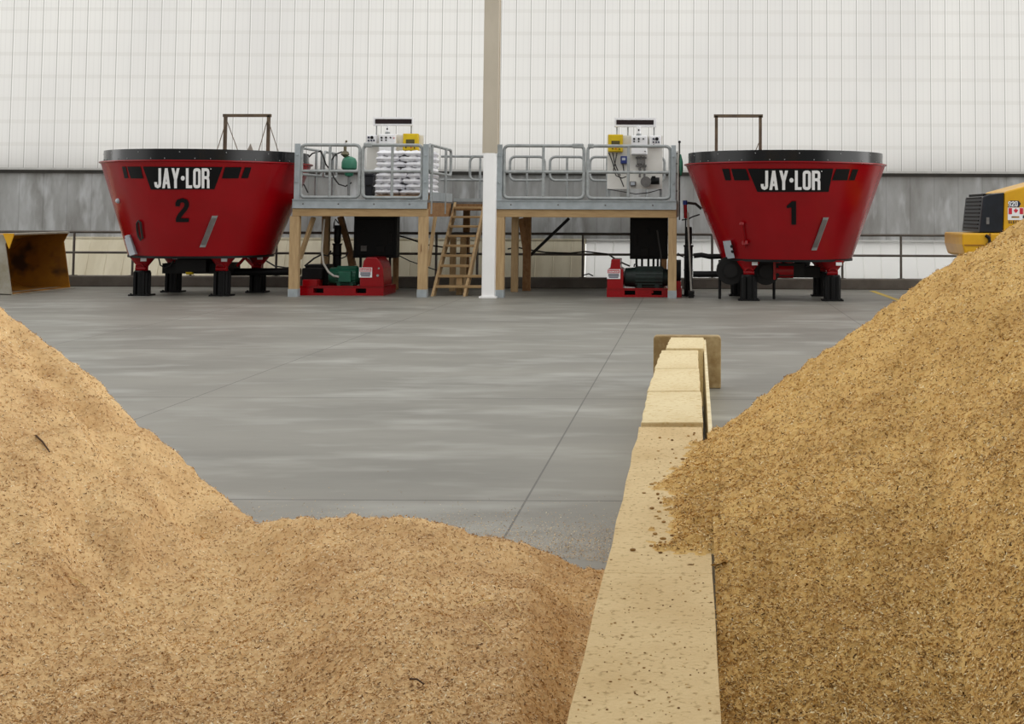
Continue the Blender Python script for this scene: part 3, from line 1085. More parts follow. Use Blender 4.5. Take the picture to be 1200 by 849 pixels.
# station boards
for (Yb, pa, pb, pt, pbm, lab) in ((YB1, 429.5, 496.5, 158.5, 200.5, 'white backing board behind the sacks carrying the control boxes'),
                                   (YB2, 711.4, 776.6, 159, 221.5, 'white backing board with pumps and pipes on the platform by mixer 1')):
    a, c = W(pa, pbm, Yb), W(pb, pt, Yb)
    r = thing('control_board', ((a.x + c.x) / 2, Yb, ZD), lab, 'control board', 'control stations')
    MB().box(a.x, c.x, Yb, Yb + .025, a.z, c.z).build('panel', m_board, r)
    for xx in (a.x + .02, c.x - .06):
        MB().box(xx, xx + .05, Yb + .025, Yb + .075, ZD + .003, c.z).build('leg', m_galv, r)
# scale displays
for (Yb, o0, o1, oy0, oy1, s, lab) in ((YB1, 437.7, 484.3, 137.6, 147.4, (439.6, 482.6, 139.8, 145), 'long white scale readout with dark screen above the sacks'),
                                       (YB2, 720, 769.2, 138.3, 149, (722.3, 766, 140.8, 146), 'long white scale readout with dark screen above the board by mixer 1')):
    a, c = W(o0, oy1, Yb), W(o1, oy0, Yb)
    r = thing('scale_display', ((a.x + c.x) / 2, Yb, a.z), lab, 'display', 'scale readouts')
    MB().box(a.x, c.x, Yb - .06, Yb + .06, a.z, c.z).build('case', m_box, r, bevel=.008)
    s0, s1 = W(s[0], s[3], Yb - .06), W(s[1], s[2], Yb - .06)
    MB().box(s0.x, s1.x, Yb - .068, Yb - .055, s0.z, s1.z).build('screen', m_screen, r)
    for xx in (a.x + .05, c.x - .05, a.x + .32 * (c.x - a.x)):
        MB().cyl((xx, Yb + .07, ZZ(700, 166, Yb)), (xx, Yb + .07, c.z - .02), .014, 8).build('support_pole', m_galv, r)
# enclosures
dk = m_dark
e1 = enclosure('control_box', 471.8, 489.8, 156.6, 176.8, YB1 - .15, .15, m_yellow, 'yellow control box with small screen mounted above the sacks', 'control box', 'yellow control boxes', (476, 486, 163.5, 168.6, m_lcd), [(476, 173, dk, .02), (482, 173, m_signr, .02), (486, 173.5, dk, .02)])
e2 = enclosure('control_box', 712.5, 729.8, 157.6, 178.2, YB2 - .15, .15, m_yellow, 'yellow control box with small screen on the board by mixer 1', 'control box', 'yellow control boxes', (716.6, 726.4, 165.2, 170, m_lcd), [(718, 174.5, dk, .02), (722, 174.5, m_signr, .02), (726, 175, dk, .02)])
enclosure('control_box', 443.6, 463.8, 157, 184, YB1 - .2, .2, m_box, 'large white control box at the middle of the left board', 'control box', 'white control boxes', None, [(447.5, 161.5, dk, .03), (452.7, 161.5, dk, .03), (458, 161.5, dk, .022), (447.5, 164.5, dk, .022), (452.7, 164.5, dk, .022), (462, 162, m_signr, .016)])
enclosure('control_box', 739.5, 758.6, 159, 181.4, YB2 - .2, .2, m_box, 'large white control box at the middle of the board by mixer 1', 'control box', 'white control boxes', None, [(743.2, 163, dk, .03), (748.6, 163, dk, .03), (754, 163, dk, .022), (743.2, 165.8, dk, .022), (748.6, 165.8, dk, .022), (756, 177.5, dk, .016)])
enclosure('control_box', 429.3, 440.8, 158, 170, YB1 - .16, .16, m_box, 'small white push-button box at the left end of the board behind the sacks', 'control box', 'push-button boxes', None, [(432.3, 161.3, m_navy, .03), (436.2, 161.3, m_dark, .045), (432.3, 164.8, m_navy, .025), (435.5, 164.8, m_navy, .025), (438.6, 164.8, m_navy, .025), (432.3, 168, dk, .02)])
enclosure('control_box', 761, 774.6, 158.8, 171.8, YB2 - .16, .16, m_box, 'small white push-button box at the right end of the board by mixer 1', 'control box', 'push-button boxes', None, [(766, 163, m_navy, .03), (769.8, 163, m_dark, .05), (765.8, 166.8, m_navy, .025), (769, 166.8, m_navy, .025), (772, 166.8, m_navy, .025), (766, 170, dk, .02)])
enclosure('controller', 727.2, 736.5, 183, 192, YB2 - .12, .12, m_blue, 'blue pump controller with pale screen below the yellow box', 'controller', None, (729, 733, 185, 188, m_ltgrey))
# lamps on top of the centre boxes
for (Yb, px, y0_, y1_, lab) in ((YB1, 454.2, 147.9, 157, 'white beacon on the large white box above the sacks'), (YB2, 748.6, 148.4, 159, 'white beacon on the large white box by mixer 1')):
    p = W(px, y1_, Yb - .1); t = W(px, y0_, Yb - .1)
    r = thing('beacon', p, lab, 'beacon', 'beacons')
    MB().cyl(p, (p.x, p.y, p.z + .04), .055, 12).build('base', m_galv, r, True)
    MB().cyl((p.x, p.y, p.z + .04), (p.x, p.y, t.z), .042, 12, .036).build('lamp', m_box, r, True)
    MB().ball((p.x, p.y - .04, (p.z + t.z) / 2 + .02), .02, 6).build('lens', m_dark, r, True)
# pipe manifold and dosing pump on the right board
Yq = YB2 - .02
a = W(745, 196, Yq); c = W(757.8, 183.5, Yq)
r = thing('valve_manifold', ((a.x + c.x) / 2, Yq, a.z), 'grey pipe manifold with two legs below the white control box', 'manifold')
b = MB()
for z in (a.z + .03, c.z - .03):
    b.cyl((a.x, Yq - .04, z), (c.x, Yq - .04, z), .022, 8)
for t_ in (.2, .5, .8):
    xx = a.x + (c.x - a.x) * t_
    b.cyl((xx, Yq - .04, a.z), (xx, Yq - .04, c.z), .02, 8)
b.box(a.x + .04, c.x - .04, Yq - .09, Yq - .03, (a.z + c.z) / 2 - .04, (a.z + c.z) / 2 + .04)
for px in (749.5, 755):
    b.cyl((XX(px, Yq), Yq - .03, ZZ(750, 208, Yq)), (XX(px, Yq), Yq - .03, a.z), .022, 8)
b.build('pipes', m_grey, r, True)
a = W(757, 213.3, Yq - .1)
r = thing('dosing_pump', (a.x, Yq - .1, a.z - .16), 'round grey dosing pump with dark motor at the foot of the board', 'pump')
MB().cyl((a.x, Yq - .02, a.z), (a.x, Yq - .2, a.z), .11, 20).build('pump_head', m_grey, r, True)
b = MB().cyl((a.x + .1, Yq - .12, a.z + .02), (a.x + .28, Yq - .12, a.z + .02), .075, 14)
b.box(a.x + .12, a.x + .2, Yq - .2, Yq - .1, a.z + .06, a.z + .12)
b.build('motor', m_dark, r, True)
enclosure('gauge_box', 738, 745.2, 212.6, 218.3, YB2 - .08, .08, m_grey, 'small grey gauge box at the bottom of the right board', 'gauge', None, (739.2, 744, 213.6, 217.2, m_ltgrey), lid=False)
for i, (pts, lab) in enumerate((([(713.5, 179), (717, 188), (720, 197), (727, 209), (731, 219)], 'black cable hanging leftmost under the yellow box on the right board'),
                               ([(718, 179), (720, 190), (724, 200), (727, 206)], 'short black cable hanging from the middle of the right yellow box'),
                               ([(723, 179), (721, 190), (719, 199), (722, 206), (729, 209), (734, 207)], 'black cable looping low below the right yellow box'),
                               ([(730, 192.5), (731, 200), (733, 202)], 'short black cable under the blue pump controller'),
                               ([(712, 221.8), (728, 224.5), (745, 227.5), (760, 226), (775, 222)], 'black cable sagging along the bottom of the right board'))):
    tag(MB().tube([W(x_, y_, Yq - .04 - .03 * (i % 3)) for x_, y_ in pts], .011, 6).build('cable', m_hose, None, True), lab, 'cable')

# black bin beside the sacks
a, c = W(426.5, 232, 27.6), W(437, 203, 27.6)
r = thing('waste_bin', ((a.x + c.x) / 2, 27.75, ZD), 'black plastic bin on the platform just left of the sacks', 'bin')
b = MB().prism([(a.x + .02, 27.62, ZD + .003), (c.x - .02, 27.62, ZD + .003), (c.x, 27.6, c.z - .06), (a.x, 27.6, c.z - .06)], (0, .28, 0))
b.build('body', m_bin, r, bevel=.01)
MB().box(a.x - .01, c.x + .01, 27.58, 27.9, c.z - .06, c.z).build('lid', m_bin, r, bevel=.015)
MB().box(a.x + .04, c.x - .04, 27.59, 27.612, ZD + .28, ZD + .31).build('handle', m_dark, r)
# green tank with valve
yt = 28.0
p = W(409, 207.5, yt); q = W(409, 183.5, yt); rr = .155
r = thing('pressure_tank', (p.x, yt, ZD), 'green tank with a brass valve and dark hose behind the left railing', 'tank')
hgt = q.z - p.z
b = MB().lathe([(.02, p.z), (.08, p.z + .02), (.1, p.z + .12), (rr, p.z + .18), (rr, q.z - .12), (rr * .8, q.z - .04), (.05, q.z)], p.x, yt, 24)
b.build('shell', m_tank, r, True)
b = MB().cyl((p.x, yt, ZD + .003), (p.x, yt, p.z + .05), .028, 8)
b.build('stand', m_galv, r, True)
v = W(404.5, 175, yt)
b = MB().lathe([(.02, q.z - .02), (.09, q.z + .04), (.07, q.z + .09), (.03, q.z + .12), (.035, q.z + .2), (.012, q.z + .28)], v.x, yt, 14)
b.ball((v.x + .02, yt, q.z + .31), .025, 6)
b.cyl((v.x, yt, q.z), (p.x, yt, q.z - .02), .03, 8)
b.build('valve', m_brass, r, True)
b = MB().tube([W(401, 178, yt), W(393, 181, yt), W(388.5, 188, yt), W(388, 198, yt), W(391, 208, yt), W(397, 216, yt), W(405, 218.5, yt), W(412, 214, yt)], .016, 6)
b.build('hose', m_hose, r, True)
yh = 27.9
b = MB().tube([W(358, 195, yh), W(359, 187, yh), W(366, 180, yh), (W(376, 177, yh)), W(379, 184, yh), W(382, 193, yh), W(386, 198, yh)], .016, 6)
tag(b.build('cable', m_hose, None, True), 'dark cable looped over the left end railing beside mixer 2', 'cable')
b = MB().tube([W(356, 216, yh), W(359, 222, yh), W(361, 226, yh)], .014, 6)
tag(b.build('cable', m_hose, None, True), 'short dark cable end low behind the left end gate', 'cable')

# mast with green hose at the right end of platform 2
ym = YP + .5
p = W(794.8, 254, ym)
r = thing('control_mast', p, 'slim grey mast with green hose at the right end of the platform', 'mast')
b = MB().cyl(p, W(794.8, 177, ym), .022, 10)
b.build('lower_tube', m_hosew, r, True)
b = MB().cyl(W(796.3, 258, ym), W(796.3, 168, ym), .013, 8)
b.ball(W(796.3, 166.5, ym), .028, 6)
b.build('rod', m_dark, r, True)
b = MB().tube([W(798, 206, ym), W(798.4, 200, ym), W(798.2, 190, ym), W(797.6, 181, ym)], [.015, .035, .035, .012], 10)
b.build('green_hose', m_tank, r, True)
b = MB()
for yy in (180, 192, 224, 236):
    b.bar(W(791.5, yy, ym), W(796.5, yy, ym), .03, .03)
b.build('clamp', m_grey, r)

# ================================================================== UNDER THE PLATFORMS
def sign(parent, pa, pb, pt, pm, pbm, Y):
    a, c = W(pa, pbm, Y), W(pb, pt, Y)
    zm_ = ZZ(pa, pm, Y)
    s = MB().box(a.x, c.x, Y - .012, Y, a.z, c.z).build('warning_sign', m_letter, parent)
    b = MB().box(a.x + .012, c.x - .012, Y - .016, Y - .01, zm_, c.z - .012)
    h = b.build('red_header', m_signr, s)
    b = MB()
    w = c.x - a.x
    text_plane(b, 'DANGER', Vector((a.x, Y - .0185, 0)), Vector((1, 0, 0)), Vector((0, 0, 1)), .1 * w, .9 * w, zm_ + .012, c.z - .03, Vector((0, 0, 0)))
    b.build('lettering', m_letter, s)
    b = MB()
    for i in range(3):
        z = zm_ - (zm_ - a.z) * (.22 + .26 * i)
        b.box(a.x + w * (.1 + .06 * (i == 2)), c.x - w * (.1 + .05 * (i == 2)), Y - .0145, Y - .0115, z - .012, z + .012)
    b.build('print_lines', m_signt, s)


def skid_base(root, pa, pb, pt, pbm, Y, dep, holes):
    a, c = W(pa, pbm, Y), W(pb, pt, Y)
    z0, z1 = 0.0, c.z
    b = MB()
    xs_ = [a.x]
    hz0, hz1 = z0 + (z1 - z0) * .28, z0 + (z1 - z0) * .8
    for h0, h1 in holes:
        x0, x1 = XX(h0, Y), XX(h1, Y)
        b.box(xs_[-1], x0, Y, Y + .02, z0, z1)
        b.box(x0, x1, Y, Y + .02, z0, hz0); b.box(x0, x1, Y, Y + .02, hz1, z1)
        b.box(x0, x1, Y + .25, Y + .26, hz0, hz1, mi=1)
        b.box(x0 - .005, x0, Y + .02, Y + .25, z0, z1); b.box(x1, x1 + .005, Y + .02, Y + .25, z0, z1)
        xs_.append(x1)
    b.box(xs_[-1], c.x, Y, Y + .02, z0, z1)
    b.box(a.x, c.x, Y + .02, Y + dep, z1 - .03, z1)
    b.box(a.x, c.x, Y + dep - .02, Y + dep, z0, z1 - .03)
    b.box(a.x, a.x + .02, Y + .02, Y + dep - .02, z0, z1 - .03); b.box(c.x - .02, c.x, Y + .02, Y + dep - .02, z0, z1 - .03)
    b.box(a.x - .015, c.x + .015, Y - .02, Y + .02, z1, z1 + .015)
    for t_ in (.43, .52, .61):
        xx = a.x + (c.x - a.x) * t_
        b.cyl((xx, Y, z1 * .62), (xx, Y - .012, z1 * .62), .022, 8)
    b.build('base', [m_red, m_black], root)
    return z1


def motor(root, pa, pb, pt, pbm, Y, mat, tb=None):
    a, c = W(pa, pbm, Y), W(pb, pt, Y)
    r_ = (c.z - a.z) / 2
    zc_ = (a.z + c.z) / 2
    b = MB()
    L = c.x - a.x
    b.tube([(a.x, Y + r_, zc_), (a.x + .02, Y + r_, zc_), (a.x + L * .22, Y + r_, zc_), (a.x + L * .25, Y + r_, zc_), (c.x - L * .12, Y + r_, zc_), (c.x - L * .1, Y + r_, zc_), (c.x, Y + r_, zc_)],
           [r_ * .55, r_ * .84, r_ * .9, r_ * .95, r_ * .95, r_ * .85, r_ * .7], 24)
    for i in range(20):
        an = 2 * pi * i / 20
        b.bar((a.x + L * .26, Y + r_ + r_ * .97 * cos(an), zc_ + r_ * .97 * sin(an)), (c.x - L * .13, Y + r_ + r_ * .97 * cos(an), zc_ + r_ * .97 * sin(an)), .02, .02)
    b.box(a.x + L * .3, a.x + L * .4, Y + .05, Y + 2 * r_ - .05, a.z - .01, zc_ - .1); b.box(c.x - L * .3, c.x - L * .2, Y + .05, Y + 2 * r_ - .05, a.z - .01, zc_ - .1)
    mo = b.build('motor', mat, root, True)
    if tb:
        t0, t1 = W(tb[0], tb[3], Y - .06), W(tb[1], tb[2], Y - .06)
        t = MB().box(t0.x, t1.x, Y - .06, Y + .2, t0.z, t1.z).build('terminal_box', mat, mo, bevel=.015)
    return mo


# --- skid 1
YS = YP + .45
r = thing('drive_unit', (XX(400, YS), YS + .5, 0), 'red skid with a green electric motor and red guard under the sack platform', 'motor skid', 'mixer drive units')
zs = skid_base(r, 350.6, 449.5, 336.3, 346.5, YS, 1.1, [(369, 381), (418.5, 430.8)])
motor(r, 383, 421, 312.5, 335.5, YS + .15, m_green, (396, 411.2, 318.4, 331))
a, c = W(421, 336.3, YS), W(447, 301.8, YS)
b = MB()
b.prism([(a.x, YS + .02, zs), (c.x + .05, YS + .02, zs), (c.x + .03, YS + .02, zs + (c.z - zs) * .62), (c.x - .02, YS + .02, c.z - .1), (c.x - .1, YS + .02, c.z), (a.x + .12, YS + .02, c.z), (a.x + .07, YS + .02, c.z - .07), (a.x + .04, YS + .02, zs + (c.z - zs) * .62), (a.x, YS + .02, zs + (c.z - zs) * .6)], (0, .75, 0))
gd = b.build('guard', m_red, r, bevel=.02)
b = MB()
b.cyl((c.x - .07, YS + .02, zs + .22), (c.x - .07, YS, zs + .22), .025, 8)
b.cyl((c.x - .05, YS + .02, zs + .36), (c.x - .05, YS, zs + .36), .018, 8)
b.build('bolt', m_galv, gd)
sign(gd, 420.8, 436.2, 313.8, 318.4, 325.3, YS + .018)
a, c = W(353.5, 336.3, YS), W(370.6, 328, YS)
MB().box(a.x, c.x, YS + .04, YS + .5, zs, c.z).build('red_housing', m_red, r, bevel=.01)
a, c = W(353.3, 330, YS + .3), W(381, 311, YS + .3)
b = MB().box(a.x, c.x, YS + .52, YS + 1.0, zs, c.z)
b.box(a.x, c.x - .06, YS + .3, YS + .52, ZZ(360, 328, YS + .3), c.z - .06)
b.build('pump_block', m_black, r, bevel=.02)
b = MB().tube([W(380, 257, YS + .1), W(378.4, 275, YS + .1), W(377, 294, YS + .1), W(379, 309, YS + .1), W(385, 319, YS + .1), W(391, 323.5, YS + .1), W(397, 324.6, YS + .08)], .022, 8)
b.build('pale_hose', m_hosew, r, True)
b = MB().tube([W(357, 312, YS + .4), W(368, 303, YS + .4), W(377, 298.5, YS + .4), W(384, 300, YS + .4), W(388, 294, YS + .4)], .018, 6)
b.tube([W(397, 262, YS + .4), W(393, 257, YS + .4), W(391.5, 262, YS + .4), W(391, 268, YS + .4)], .014, 6)
b.tube([W(400, 303, YS + .5), W(405, 301, YS + .5), W(408, 296, YS + .5)], .014, 6)
b.build('hose', m_hose, r, True)
# --- black lift cylinders
def ram(px, py_t, py_m, py_b, Y, label):
    p = W(px, py_b, Y)
    ro = thing('hydraulic_ram', (p.x, Y, 0), label, 'hydraulic cylinder', 'black hydraulic cylinders')
    zb_, zm_, zt_ = 0.0, ZZ(px, py_m, Y), ZZ(px, py_t, Y)
    MB().lathe([(.085, zb_), (.085, zm_ - .03), (.1, zm_ - .02), (.1, zm_ + .01), (.05, zm_ + .01)], p.x, Y, 18).build('barrel', m_black, ro, True)
    MB().lathe([(.05, zm_ + .01), (.07, zm_ + .05), (.072, zt_ - .04), (.06, zt_)], p.x, Y, 18).build('upper_section', m_black, ro, True)
    b = MB()
    for t_ in (.25, .5, .75):
        z = zb_ + (zm_ - zb_) * t_
        b.lathe([(.086, z), (.098, z + .012), (.086, z + .024)], p.x, Y, 18)
    b.build('clamp_ring', m_dark, ro, True)
    MB().box(p.x - .13, p.x + .13, Y - .13, Y + .13, 0, .02).build('foot_plate', m_black, ro)
    return ro


ram(394.8, 264, 286, 311, YS + 1.35, 'black hydraulic cylinder rising behind the green motor')
ram(806.6, 266, 288, 338, 27.45, 'black hydraulic cylinder between platform and mixer 1')


# --- electrical cabinets
def cabinet(pa, pb, pt, pbm, Y, legs, label, bits):
    a, c = W(pa, pbm, Y), W(pb, pt, Y)
    ro = thing('electrical_cabinet', ((a.x + c.x) / 2, Y + .15, 0), label, 'cabinet', 'black cabinets under the platforms')
    MB().box(a.x, c.x, Y, Y + .3, a.z, ZBM + .035).build('case', m_black, ro, bevel=.01)
    MB().box(a.x + .04, c.x - .04, Y - .02, Y, a.z + .05, c.z - .03).build('door', m_black, ro, bevel=.01)
    for px in legs:
        X = XX(px, Y)
        MB().box(X - .022, X + .022, Y + .1, Y + .15, 0, a.z).build('leg', m_dark, ro)
    for (x0, x1, y0_, y1_, mt) in bits:
        p0, p1 = W(x0, y1_, Y - .02), W(x1, y0_, Y - .02)
        MB().box(p0.x, p1.x, Y - .05, Y - .02, p0.z, p1.z).build('fitting', mt, ro, bevel=.006)
    return ro


cabinet(414, 465.2, 255.6, 302.3, 28.3, (422, 456.5), 'black electrical cabinet under the sack platform',
        [(423, 430, 288, 294.5, m_grey), (441, 451, 288, 296, m_dark), (455.5, 460, 273, 287, m_dark), (424, 428, 268, 273, m_dark)])
cabinet(738, 782.6, 256, 303.8, 28.15, (746, 752.5, 760, 766, 771), 'black electrical cabinet under the platform beside mixer 1',
        [(743, 746.5, 275, 288, m_dark), (751, 760, 291, 301, m_dark), (757, 761, 268, 275, m_dark)])
# --- skid 2
YS2 = YP + .12
r = thing('drive_unit', (XX(750, YS2), YS2 + .5, 0), 'red skid with a dark motor and danger sign under the platform by mixer 1', 'motor skid', 'mixer drive units')
YS2b = YS2 + .2
zs = skid_base(r, 711, 798.8, 339, 349.5, YS2b, 1.1, [(732.5, 745), (764, 776)])
motor(r, 731, 783, 313, 338.5, YS2b + .15, m_dgreen)
a, c = W(711.3, 339, YS2b), W(730.4, 304, YS2b)
zm_ = ZZ(712, 316, YS2b)
b = MB().prism([(a.x, YS2b + .02, zs), (c.x, YS2b + .02, zs), (c.x, YS2b + .02, zm_), (c.x - .06, YS2b + .02, zm_ + .03), (c.x - .06, YS2b + .02, c.z), (a.x + .08, YS2b + .02, c.z), (a.x + .06, YS2b + .02, zm_ + .03), (a.x, YS2b + .02, zm_)], (0, .7, 0))
gd = b.build('guard', m_red, r, bevel=.015)
sign(gd, 711.2, 727, 315.8, 320.2, 327, YS2b + .018)
a, c = W(791.5, 339, YS2b), W(798, 330, YS2b)
MB().box(a.x, c.x, YS2b + .1, YS2b + .5, zs, c.z).build('red_housing', m_red, r, bevel=.01)
a, c = W(782, 338, YS2b), W(796, 309, YS2b)
b = MB().cyl((a.x, YS2b + .5, zs + .3), (c.x + .03, YS2b + .5, zs + .3), .26, 18)
b.box(a.x, c.x, YS2b + .3, YS2b + .8, zs, zs + .2)
b.build('pump_block', m_black, r, True)
b = MB().tube([W(714, 299, YS2b + .6), W(723, 305, YS2b + .6), W(732, 309.5, YS2b + .6), (W(738, 312, YS2b + .6))], .018, 6)
b.tube([W(774, 317, YS2b + .6), W(774.5, 300, YS2b + .6), W(772, 285, YS2b + .6), W(770, 270, YS2b + .6)], .016, 6)
b.tube([W(743, 313, YS2b + .3), W(743.5, 310, YS2b + .3), W(746.5, 310, YS2b + .3), W(747, 313, YS2b + .3)], .014, 6)
b.build('hose', m_hose, r, True)

# --- broom and bag near mixer 1
yb_ = YP + .35
p0, p1 = W(810.2, 335, yb_), W(805.8, 249, yb_)
p0.z = max(.12, p0.z)
r = thing('push_broom', (p0.x, yb_, 0), 'pale-handled broom with red and blue grip leaning beside mixer 1', 'broom')
MB().cyl((p0.x, yb_, .1), p1, .02, 10).build('handle', m_hosew, r, True)
b = MB().box(p0.x - .06, p0.x + .06, yb_ - .2, yb_ + .2, .07, .13)
b.build('head', m_dark, r, bevel=.01)
b = MB().box(p0.x - .05, p0.x + .05, yb_ - .2, yb_ + .2, 0, .07)
b.build('bristles', m_black, r)
MB().cyl(W(803.5, 256, yb_), W(803, 240, yb_), .035, 10).build('red_grip', m_red, r, True)
MB().cyl(W(803, 240, yb_), W(802.8, 235, yb_), .045, 10).build('blue_cap', m_blue, r, True)
MB().cyl(W(803.5, 256, yb_), (W(803, 334, yb_).x, yb_, .13), .012, 8).build('rod', m_dark, r, True)
for pts, r_, lab in (
        ([W(806, 238, 26.96), W(815, 239, 27.0), W(822, 245, 27.0)], .03, 'thick black hose arching from the broom grip towards mixer 1'),
        ([W(799, 258, 27.35), W(806, 257, 27.35), W(812, 254, 27.35), W(820, 251.5, 27.35)], .016, 'thin black hose sagging from the platform end to mixer 1'),
        ([W(794, 297, 27.35), W(798, 300, 27.35), W(801, 301, 27.35)], .018, 'short black hose curl beside the cylinder at mixer 1'),
        ([W(466, 276, 29.6), W(480, 280, 29.6), W(500, 287, 29.6), W(520, 290, 29.6)], .018, 'upper black hose running behind the left stairs post'),
        ([W(466, 299, 29.6), W(480, 306, 29.6), W(497, 312, 29.6), W(512, 317, 29.6)], .012, 'lower thin black hose sloping down behind the stairs'),
        ([W(595, 292, 29.6), W(606, 290, 29.6), W(620, 293, 29.6), W(640, 296, 29.6), W(668, 297, 29.6), W(686, 295, 29.6), W(712, 298, 29.6)], .018, 'long black hose strung under the platform right of the column'),
        ([W(683, 323, 29.6), W(690, 321, 29.6), W(695, 323.5, 29.6)], .015, 'small black hose loop on the curb under the right platform')):
    tag(MB().tube(pts, r_, 6).build('hose', m_hose, None, True), lab, 'hose')

# ================================================================== BUCKET AT LEFT
bt = thing('loader_bucket', (-14.0, 28.0, 0), 'worn yellow wheel loader bucket standing on the floor at the left edge', 'bucket')
prof = [(0, .03), (-.16, .99), (-.07, 1.17)]          # front edge of the side plates
back = [(-.55, 1.19), (-1.0, 1.05), (-1.3, .78), (-1.38, .45), (-1.25, .14), (-1.0, .02)]
bx_, by0, by1 = -13.24, 26.75, 29.2
shell = [(-.07, 1.17)] + back + [(0, .0)]
inner = [(x * .97 - .02, z * .965 + .025) for x, z in shell]
b = MB()
n = len(shell)
for i in range(n - 1):
    (xa, za), (xb, zb_) = shell[i], shell[i + 1]
    (xc, zc_), (xd, zd) = inner[i], inner[i + 1]
    b.prism([(bx_ + xa, by0, za), (bx_ + xb, by0, zb_), (bx_ + xd, by0, zd), (bx_ + xc, by0, zc_)], (0, by1 - by0, 0))
b.build('shell', m_bucket, bt)
side = [(0, .0)] + prof[:] + back
for yy, mt in ((by0 - .03, m_worn), (by1, m_bucket)):
    MB().prism([(bx_ + x, yy, z) for x, z in side], (0, .03, 0)).build('side_plate', mt, bt, bevel=.004)
MB().prism([(bx_ - .3, by0 - .03, 0), (bx_ + .1, by0 - .03, 0), (bx_ + .1, by0 - .03, .012), (bx_ - .3, by0 - .03, .035)], (0, by1 - by0 + .06, 0)).build('cutting_edge', m_worn, bt)
MB().prism([(bx_ - .12, by0 - .03, 1.165), (bx_ - .05, by0 - .03, 1.165), (bx_ - .05, by0 - .03, 1.195), (bx_ - .12, by0 - .03, 1.205)], (0, by1 - by0 + .06, 0)).build('top_lip', m_worn, bt)
MB().prism([(bx_ - .07, by0 - .06, .9), (bx_ + .02, by0 - .06, 1.2), (bx_ - .2, by0 - .06, 1.2)], (0, .03, 0)).build('corner_gusset', m_yel, bt)

# ================================================================== LOADER AT RIGHT
YL = 25.0
lx = lambda px: XX(px, YL)
lz = lambda px, py: ZZ(px, py, YL)
ld = thing('wheel_loader', (lx(1240), YL + .85, 0), 'yellow wheel loader with dark rear grille half hidden behind the right heap', 'loader')
wd = 1.7
hx = lx(1178)
top0, top1 = lz(1178, 224.5), lz(1200, 218.5)
slope = (top1 - top0) / (lx(1200) - hx)
xe = hx + 2.6
zb = lz(1178, 272.5)
b = MB().prism([(hx - .03, YL, zb), (xe, YL, zb), (xe, YL, top0 + slope * (.9) + .05), (hx + .9, YL, top0 + slope * .9), (hx, YL, top0)], (0, wd, 0))
b.build('engine_hood', m_yel, ld, bevel=.03)
g0 = lx(1148)
b = MB().prism([(g0, YL + .03, zb), (hx - .035, YL + .03, zb), (hx - .01, YL + .03, top0 - .02), (lx(1160), YL + .03, lz(1160, 228)), (lx(1153), YL + .03, lz(1153, 230.5))], (0, wd - .06, 0))
gr_ = b.build('rear_grille', m_glassd, ld, bevel=.015)
b = MB()
for i in range(9):
    z = zb + .06 + i * .07
    xo = (lx(1153) - g0) * (z - zb) / (lz(1153, 230.5) - zb)
    b.box(g0 + xo - .012, g0 + xo + .02, YL + .2, YL + wd - .2, z, z + .025)
b.build('slat', m_black, gr_)
MB().box(lx(1156), lx(1159.5), YL + .01, YL + .03, lz(1157, 263), lz(1157, 255)).build('latch', m_grey, gr_, bevel=.006)
MB().box(lx(1155), lx(1178), YL + .2, YL + wd - .2, lz(1165, 230), lz(1165, 227)).build('cap', m_black, ld)
MB().box(lx(1147.4), lx(1149.6), YL + .02, YL + .08, lz(1148, 285), zb).build('hinge_strut', m_black, ld)
cx0 = lx(1127)
b = MB().prism([(cx0, YL - .05, lz(1128, 287)), (cx0 + .06, YL - .05, lz(1128, 300)), (cx0 + .35, YL - .05, lz(1128, 306)), (cx0 + 1.7, YL - .05, lz(1128, 306)), (cx0 + 1.7, YL - .05, zb), (cx0, YL - .05, lz(1128, 273.5))], (0, wd + .1, 0))
cw = b.build('counterweight', m_yel, ld, bevel=.03)
b = MB().box(cx0 + .03, lx(1152), YL - .07, YL - .04, lz(1130, 288), lz(1130, 286.5))
b.box(lx(1158), lx(1160), YL - .07, YL - .04, lz(1158, 280), lz(1158, 273.5))
b.build('seam', m_bucket, cw)
b = MB().tube([W(1155, 276, YL - .08), W(1159, 279, YL - .08), W(1160, 284, YL - .08), W(1156, 288, YL - .08)], .03, 8)
b.build('tow_hitch', m_dark, ld, True)
MB().box(cx0 + .4, xe + .3, YL + .4, YL + wd - .4, .45, lz(1128, 306)).build('chassis', m_dark, ld)
for yy in (YL - .1, YL + wd - .35):
    X = cx0 + 1.75
    b = MB()
    b.tube([(X, yy, .68), (X, yy + .03, .68), (X, yy + .42, .68), (X, yy + .45, .68)], [.58, .68, .68, .58], 32)
    for i in range(22):
        a_ = 2 * pi * i / 22
        b.bar((X + .69 * cos(a_), yy + .03, .68 + .69 * sin(a_) + .0), (X + .69 * cos(a_ + .1), yy + .42, .68 + .69 * sin(a_ + .1)), .05, .03, (cos(a_), 0, sin(a_)))
    w_ = b.build('wheel', m_tyre, ld, True)
    MB().cyl((X, yy - .02, .68), (X, yy + .1, .68), .33, 20).build('hub', m_yel, w_, True)
